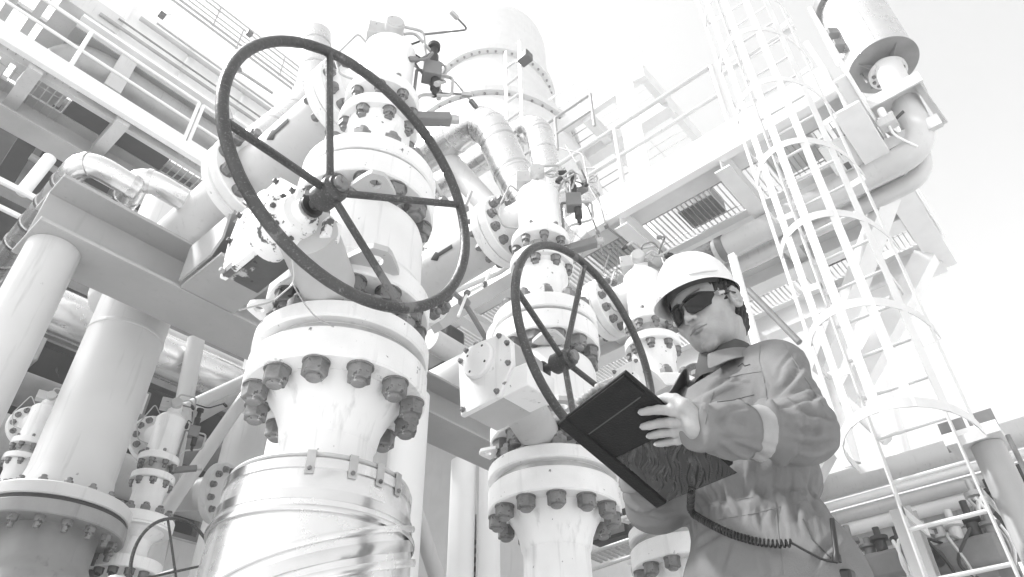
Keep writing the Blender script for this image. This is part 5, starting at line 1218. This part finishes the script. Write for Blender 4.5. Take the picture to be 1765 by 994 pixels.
# hair under the helmet: a shell over temples, sides and nape
def hairf(p):
    q = p.copy(); q[:, 1] = np.abs(q[:, 1]); st = .0022 * np.sin(p[:, 2] * 260 + 30 * np.sin(p[:, 0] * 60)) + .002 * np.sin(p[:, 0] * 420 + p[:, 2] * 160)
    d = ell(p, A_(-.016, 0, .043), (.1015, .0815, .092)) - st
    d = smin(d, ell(p, A_(-.060, 0, -.020), (.046, .058, .062)) - st, .02)
    face = np.maximum(.048 - p[:, 0] + .35 * (p[:, 2] - .045) * (p[:, 2] < .045) * 0, -9)
    cut = (p[:, 0] - .046) - .0 * q[:, 1]
    d = np.maximum(d, cut)
    # hairline: down to the sideburn before the ear, behind the ear to the nape
    low = np.where(p[:, 0] > .008, .010 - .25 * (p[:, 0] - .01) + .9 * np.maximum(p[:, 0] - .026, 0), np.where(p[:, 0] > -.028, .030, -.075 + .3 * (p[:, 0] + .03)))
    return np.maximum(d, (low - p[:, 2]))
vq, fq = surface_net(hairf, (-.13, -.10, -.11), (.08, .10, .12), .003); sdf_obj('hair', 'hair', man, hW(vq), fq, 1)

# ------------------------------------------------------------------ hard hat
hat = thing('hard_hat', 'plain white hard hat on the worker\'s head', 'hard hat', tuple(hW([0, 0, .08])[0]))
del hat['category']; del hat['label']; hat.parent = man; hat.location = V(hW([0, 0, .08])[0]) - V(tuple(BO)); hat.name = 'hard_hat'
TP = R_(7); hcx = A_(.002, 0, .056)
def hatP(x, y, z):                                    # helmet frame pitched back a little on the head
    return hW([hcx[0] + x * math.cos(TP) - z * math.sin(TP), y, hcx[2] + x * math.sin(TP) + z * math.cos(TP)])[0]
def rimr(a, s=1.0): return s * math.hypot(.128 * math.cos(a), .108 * math.sin(a)) if False else s * (.108 * .092) / math.hypot(.092 * math.cos(a), .108 * math.sin(a))
def hatgrid(inner):
    n = 72; rows = []
    o = -.0035 if inner else 0
    for k in range(14):                                # dome from crown to rim
        u = k / 13 * math.pi / 2; row = []
        for i in range(n):
            a = 2 * math.pi * i / n; R0 = rimr(a) + o; r = R0 * math.sin(u) ** .85; z = (.116 + o) * math.cos(u) ** .9
            rib = 0 if inner else .004 * math.exp(-(r * math.sin(a) / .016) ** 4) * (u > .05) * math.sin(u * 2) ** .5 if abs(math.cos(a)) > 0 and k < 13 else 0
            row.append(hatP(r * math.cos(a), r * math.sin(a), z + rib))
        rows.append(row)
    for k, (e, dz) in enumerate(((.004, -.006), (.010, -.011), (.016, -.013))):     # brim flare; the peak reaches forward and droops
        row = []
        for i in range(n):
            a = 2 * math.pi * i / n; pk = max(0.0, math.cos(a)) ** 2.2; R0 = rimr(a) + o * .3; f = (k + 1) / 3
            r = R0 + e * .35 + pk * .034 * f; z = dz - pk * .020 * f + (o * .8 if inner else 0) + .003 * math.cos(2 * a)
            row.append(hatP(r * math.cos(a), r * math.sin(a), z))
        rows.append(row)
    return rows
n = 72; ro, ri = hatgrid(False), hatgrid(True)[::-1]; rows = ro + ri; vv = [p for r in rows for p in r]; ff = []
for k in range(len(rows) - 1):
    for i in range(n): j = (i + 1) % n; ff.append((k * n + i, k * n + j, (k + 1) * n + j, (k + 1) * n + i))
shell = build('shell', MB().add(vv, ff), 'helmet', hat, angle=70)
build('sweatband', MB().add([hatP(rimr(2 * math.pi * i / 48, .84) * math.cos(2 * math.pi * i / 48), rimr(2 * math.pi * i / 48, .84) * math.sin(2 * math.pi * i / 48), z) for z in (.012, -.016) for i in range(48)],
      [(i, (i + 1) % 48, 48 + (i + 1) % 48, 48 + i) for i in range(48)]), 'cloth_dark', hat)
for s in (1, -1):
    a = [R_(s * t) for t in (28, 38, 50, 62, 72)]
    build('side_slot', MB().tube([V(hatP((rimr(t) + .004) * math.cos(t), (rimr(t) + .004) * math.sin(t), .010)) for t in a], [.004, .0065, .0065, .0065, .004], 10), 'helmet', hat)
strap = [hatP(-.02, .086, .006), tuple(hW([-.012, .088, .035])[0]), tuple(hW([-.030, .082, .0])[0]), tuple(hW([-.050, .074, .02])[0]), hatP(-.06, .070, .006)]
build('strap', MB().tube(rounded([V(p) for p in strap], .02), .0018, 6), 'frame_', hat)

# ------------------------------------------------------------------ wraparound sunglasses
sg = bpy.data.objects.new('sunglasses', None); COL.objects.link(sg); sg.parent = man; sg.location = V(hW([.09, 0, .01])[0]) - V(tuple(BO))
def lensP(y, z, lift=0.0):                            # wrap surface in head coordinates
    ay = abs(y); x = .1035 - 8.2 * ay ** 2 + 0.0 * ay - 90 * max(0, ay - .045) ** 2 + lift - 0.10 * (z - .008) ** 1 * .0
    return hW([x, y, z])[0]
for s in (1, -1):
    vv = []; ff = []; NU, NV = 22, 12
    for i in range(NU + 1):
        y = .0055 + (.070 - .0055) * i / NU; t = i / NU
        top = .0255 - .004 * (1 - min(1, t * 5)) - .009 * max(0, (t - .55) / .45) ** 1.6
        bot = -.0200 + .013 * (1 - min(1, t * 3.6)) ** 1.5 + .020 * max(0, (t - .45) / .55) ** 1.7
        for j in range(NV + 1): z = bot + (top - bot) * j / NV; vv.append(lensP(s * y, z, .0012 * math.sin(math.pi * j / NV)))
    for i in range(NU):
        for j in range(NV): q = i * (NV + 1) + j; ff.append((q, q + 1, q + NV + 2, q + NV + 1))
    o = build('lens', MB().add(vv, ff), 'lens', sg, angle=80); m_ = o.modifiers.new('solid', 'SOLIDIFY'); m_.thickness = .0022; m_.offset = 0
    tp = [lensP(s * (.0055 + .0645 * i / 16), (.0255 - .004 * (1 - min(1, i / 16 * 5)) - .009 * max(0, (i / 16 - .55) / .45) ** 1.6)) for i in range(17)]
    build('frame', MB().tube([V(p) for p in tp], .0022, 8), 'frame_', sg)
    e = hW([.050, s * .071, .010])[0]; h1 = hW([.030, s * .0775, .0125])[0]; h2 = hW([.008, s * .0800, .014])[0]; h3 = hW([-.012, s * .0835, .010])[0]
    build('hinge', MB().tube([V(e), V(h1)], [.0055, .0045], 10), 'steel', sg); build('temple', MB().tube([V(h1), V(h2), V(h3)], [.0042, .0030, .0022], 10), 'frame_', sg)
build('bridge', MB().tube([V(lensP(-.009, .016)), V(lensP(0, .0165, .001)), V(lensP(.009, .016))], .0032, 10), 'frame_', sg)

# ------------------------------------------------------------------ dark high neck of the undershirt and coverall collar
nb, ntp = hW(NB)[0], hW(NT)[0]
vv = []; ff = []; n = 64; axis = _n(ntp - nb); u_ = _n(FO - axis * (FO @ axis)); w_ = np.cross(axis, u_)
prof = [(-.03, .078), (0, .073), (.02, .0675), (.035, .0665), (.05, .063), (.058, .0635), (.066, .0615), (.072, .0600), (.070, .0575), (.05, .056)]
for k, (t, r) in enumerate(prof):
    for i in range(n):
        a = 2 * math.pi * i / n; rr = r + .0030 * math.sin(3 * a + k * 1.3) * (k < 8) + .0025 * math.sin(a * 2 + k * 2.1) * (k < 8)
        tt = t + .010 * (1 - math.cos(a - math.pi)) * .35
        vv.append(nb + axis * tt + u_ * math.cos(a) * rr + w_ * math.sin(a) * rr)
for k in range(len(prof) - 1):
    for i in range(n): j = (i + 1) % n; ff.append((k * n + i, k * n + j, (k + 1) * n + j, (k + 1) * n + i))
build('undershirt_neck', MB().add(vv, ff), 'cloth_dark', man, angle=60)
vv = []; ff = []; N = 60
for i in range(N + 1):
    t = i / N; a = math.pi * (.13 + 1.74 * t); fr_ = abs(t - .5) * 2                    # 0 at the nape, 1 at the front tips
    c = np.array([-.012 + .020 * fr_ ** 2, 0, 1.475 - .020 * fr_ ** 2])
    d = A_(math.cos(a), math.sin(a), 0)
    ww = .003 * math.sin(9 * a) 
    pr = [(.078, -.022), (.076, .008), (.078, .024 - .008 * fr_), (.084 + .004 * fr_, .027 - .010 * fr_), (.093 + .012 * fr_, .012 - .022 * fr_), (.108 + .024 * fr_ + ww, -.014 - .040 * fr_ ** 2)]
    for r, dz in pr: vv.append(toW(c + d * r * A_(.98, 1.08, 1) + A_(0, 0, dz))[0])
for i in range(N):
    for k in range(5): q = i * 6 + k; ff.append((q, q + 1, q + 7, q + 6))
o = build('collar', MB().add(vv, ff), 'cloth', cv_, angle=70); o.modifiers.new('s', 'SOLIDIFY').thickness = .003
sb_ = o.modifiers.new('sub', 'SUBSURF'); sb_.levels = 1; sb_.render_levels = 1

# seams, pocket edge, stitched placket, pen marks
seam('pocket_seam', [(1236, 693), (1262, 690), (1300, 680)], .0012, 'cloth_dark', cv_)
seam('placket_seam', [(1233, 668), (1222, 700), (1216, 730)], .0012, 'cloth', cv_)
seam('shoulder_seam', [(1312, 582), (1308, 620), (1318, 655), (1322, 690)], .0014, 'cloth', cv_)
seam('waist_seam', [(1176, 905), (1240, 895), (1300, 885), (1390, 862)], .0012, 'cloth', cv_)
seam('waistband_seam', [(1200, 872), (1280, 860), (1385, 842)], .0010, 'cloth', cv_)
seam('pocket_mouth', [(1384, 895), (1400, 930), (1432, 962)], .0022, 'cloth_dark', cv_)
seam('stitched_mark', [(1272, 632), (1280, 626), (1284, 631), (1293, 628)], .0014, 'black', cv_, sub=3)
seam('sleeve_seam', [(1345, 582), (1380, 640), (1420, 700)], .0011, 'cloth', cv_)
seam('yoke_seam', [(1250, 652), (1280, 645), (1312, 640)], .0010, 'cloth', cv_)
seam('side_seam', [(1330, 800), (1336, 850), (1340, 900), (1350, 990)], .0010, 'cloth', cv_)

# boots
for s in (1, -1):
    q = toW([[-.05, s * .11, 0]])[0]; f_ = V(tuple(FO)); l_ = V(tuple(LE)); c = V(tuple(q))
    rows = []; mb = MB()
    for t, wv, h in ((-.05, .030, .05), (-.03, .042, .115), (.02, .046, .12), (.07, .046, .10), (.12, .048, .075), (.17, .048, .06), (.215, .036, .048), (.23, .015, .03)):
        rows.append([c + f_ * t + l_ * (wv * math.cos(a)) + Z * max(.002, h * (.5 + .5 * math.sin(a))) for a in [2 * math.pi * i / 16 for i in range(16)]])
    vv = [p for r in rows for p in r]; ff = [(k * 16 + i, k * 16 + (i + 1) % 16, (k + 1) * 16 + (i + 1) % 16, (k + 1) * 16 + i) for k in range(7) for i in range(16)] + [tuple(range(16))[::-1], tuple(112 + i for i in range(16))]
    build('boot', mb.add(vv, ff), 'boot', man, angle=60)

# ------------------------------------------------------------------ clipboard folder
CBv = [V(tuple(c)) for c in cb]; ctr = sum(CBv, V((0, 0, 0))) / 4; e1 = (CBv[0] - CBv[3]).normalized(); e2 = (CBv[0] - CBv[1]); e2 = (e2 - e1 * e2.dot(e1)).normalized(); up_ = e1.cross(e2); up_ = up_ if up_.z > 0 else -up_
Lb = (CBv[0] - CBv[3]).length; Wb = (CBv[0] - CBv[1]).length
fo = thing('clipboard', 'black leatherette clipboard folder held up by the worker', 'clipboard', ctr)
build('cover', MB().box(ctr, (Lb, Wb, .010), (e1, e2, up_)), 'leather', fo, bevel=.003)
build('spine', MB().box(ctr - e2 * (Wb / 2 - .004) - up_ * .004, (Lb * .995, .030, .014), (e1, e2, up_)), 'leather', fo, bevel=.003)
build('flap', MB().box(ctr + e1 * (Lb / 2 - .03) + e2 * .004 - up_ * .0066, (.052, Wb * .90, .003), (e1, e2, up_)), 'leather', fo, bevel=.001)
build('stitched_edge', MB().bar(ctr + e1 * (Lb / 2 - .057) - e2 * Wb * .38 - up_ * .0055, ctr + e1 * (Lb / 2 - .057) + e2 * Wb * .40 - up_ * .0055, .003, .003, up_), 'cloth_dark', fo)
build('paper', MB().box(ctr + up_ * .0062 - e1 * .01, (Lb * .86, Wb * .86, .002), (e1, e2, up_)), 'palewhite', fo)
build('clip', MB().box(ctr + e1 * (Lb / 2 - .02) + up_ * .012, (.03, .10, .012), (e1, e2, up_)), 'steel', fo, bevel=.003)
# crinkled film wrapped round the lower half
nu, nv = 110, 90; vv = []; ff = []
for i in range(nu + 1):
    for j in range(nv + 1):
        a, b = i / nu, j / nv; x = (-.5 + .52 * a - .07 * b * (a > 0)) * Lb; y = (-.40 + .86 * b) * Wb
        e = min(a, 1 - a, b, 1 - b) * 8; e = min(1, e); w = noise.noise(V(((x + y * .6) * 9, (y * .9 - x) * 85 + 1.6 * noise.noise(V((x * 22, y * 22, 7))), 1))); rdg = 1 - abs(w) * 2.6
        vv.append(ctr + e1 * x + e2 * y - up_ * (.0062 + .0034 * max(0, rdg) ** 4 * e + .0015 * w * e))
for i in range(nu):
    for j in range(nv): q = i * (nv + 1) + j; ff.append((q, q + 1, q + nv + 2, q + nv + 1))
build('plastic_film', MB().add(vv, ff), 'film', fo, angle=80)

# coiled cord and radio with its aerial
c0 = V(tuple(onB(1192, 845, .012)));
key = [c0] + [hitp(*q, .022) or atr(*q, 1.40) for q in ((1207, 880), (1232, 910), (1268, 930), (1310, 943), (1345, 948), (1368, 946))]
pth = rounded(key, .03, 6)
cum = [0.0]
for i in range(1, len(pth)): cum.append(cum[-1] + (pth[i] - pth[i - 1]).length)
Lc = cum[-1]; NT_ = 46; hel = []; S_ = NT_ * 12
u0 = frame(pth[1] - pth[0])[0]
for k in range(S_ + 1):
    s = Lc * k / S_; i = max(j for j in range(len(cum) - 1) if cum[j] <= s + 1e-9); t = (s - cum[i]) / max(1e-9, cum[i + 1] - cum[i]); p = pth[i].lerp(pth[i + 1], t); d = (pth[i + 1] - pth[i]).normalized()
    u = (u0 - d * u0.dot(d)).normalized(); w = d.cross(u); a = 2 * math.pi * NT_ * k / S_; hel.append(p + (u * math.cos(a) + w * math.sin(a)) * .0062)
cord = thing('coiled_cord', 'black coiled cord running from the clipboard to the radio in the worker\'s pocket', 'cord', c0)
build('coil', MB().tube(hel, .0021, 6), 'black', cord)
endp = hel[-1]; rp = hitp(1437, 972, .012) or atr(1437, 972, 1.42)
build('lead', MB().tube(rounded([endp, hitp(1395, 955, .006) or endp, hitp(1420, 968, .006) or rp, rp], .02), .0022, 6), 'black', cord)
rd = thing('radio', 'black handheld radio with stubby aerial in the worker\'s hip pocket', 'radio', rp)
ra = atr(1434, 893, math.hypot(rp.x, rp.y) - .01)
dv = (ra - rp).normalized()
build('aerial', MB().tube([rp, rp.lerp(ra, .15), rp.lerp(ra, .2), rp.lerp(ra, .95), ra], [.0075, .0075, .0052, .0048, .0042], 12), 'black', rd)
build('case', MB().box(rp - dv * .062 + V(ray(1437, 972)) * .028, (.05, .028, .10), (dv.cross(PX).normalized(), dv.cross(dv.cross(PX)).normalized(), dv)), 'black', rd, bevel=.005)
if 0: build('knob', MB().cyl(rp + dv * .0 + V((.018, -.01, 0)), rp + V((.018, -.01, 0)) + dv * .014, .006), 'steel', rd)
# ================================================================== air
hz_ = MB().box((30, 20, 19.5), (260, 260, 41)); ho = build('haze', hz_, 'ground', smooth=False); ho['kind'] = 'stuff'
hm = bpy.data.materials.new('haze'); hm.use_nodes = True; hn = hm.node_tree; hn.nodes.clear()
pv = hn.nodes.new('ShaderNodeVolumePrincipled'); pv.inputs['Color'].default_value = (1, 1, 1, 1); pv.inputs['Density'].default_value = 0.0050; pv.inputs['Anisotropy'].default_value = 0.2
out = hn.nodes.new('ShaderNodeOutputMaterial'); hn.links.new(pv.outputs[0], out.inputs['Volume'])
ho.data.materials.clear(); ho.data.materials.append(hm)
SC.cycles.volume_bounces = 1
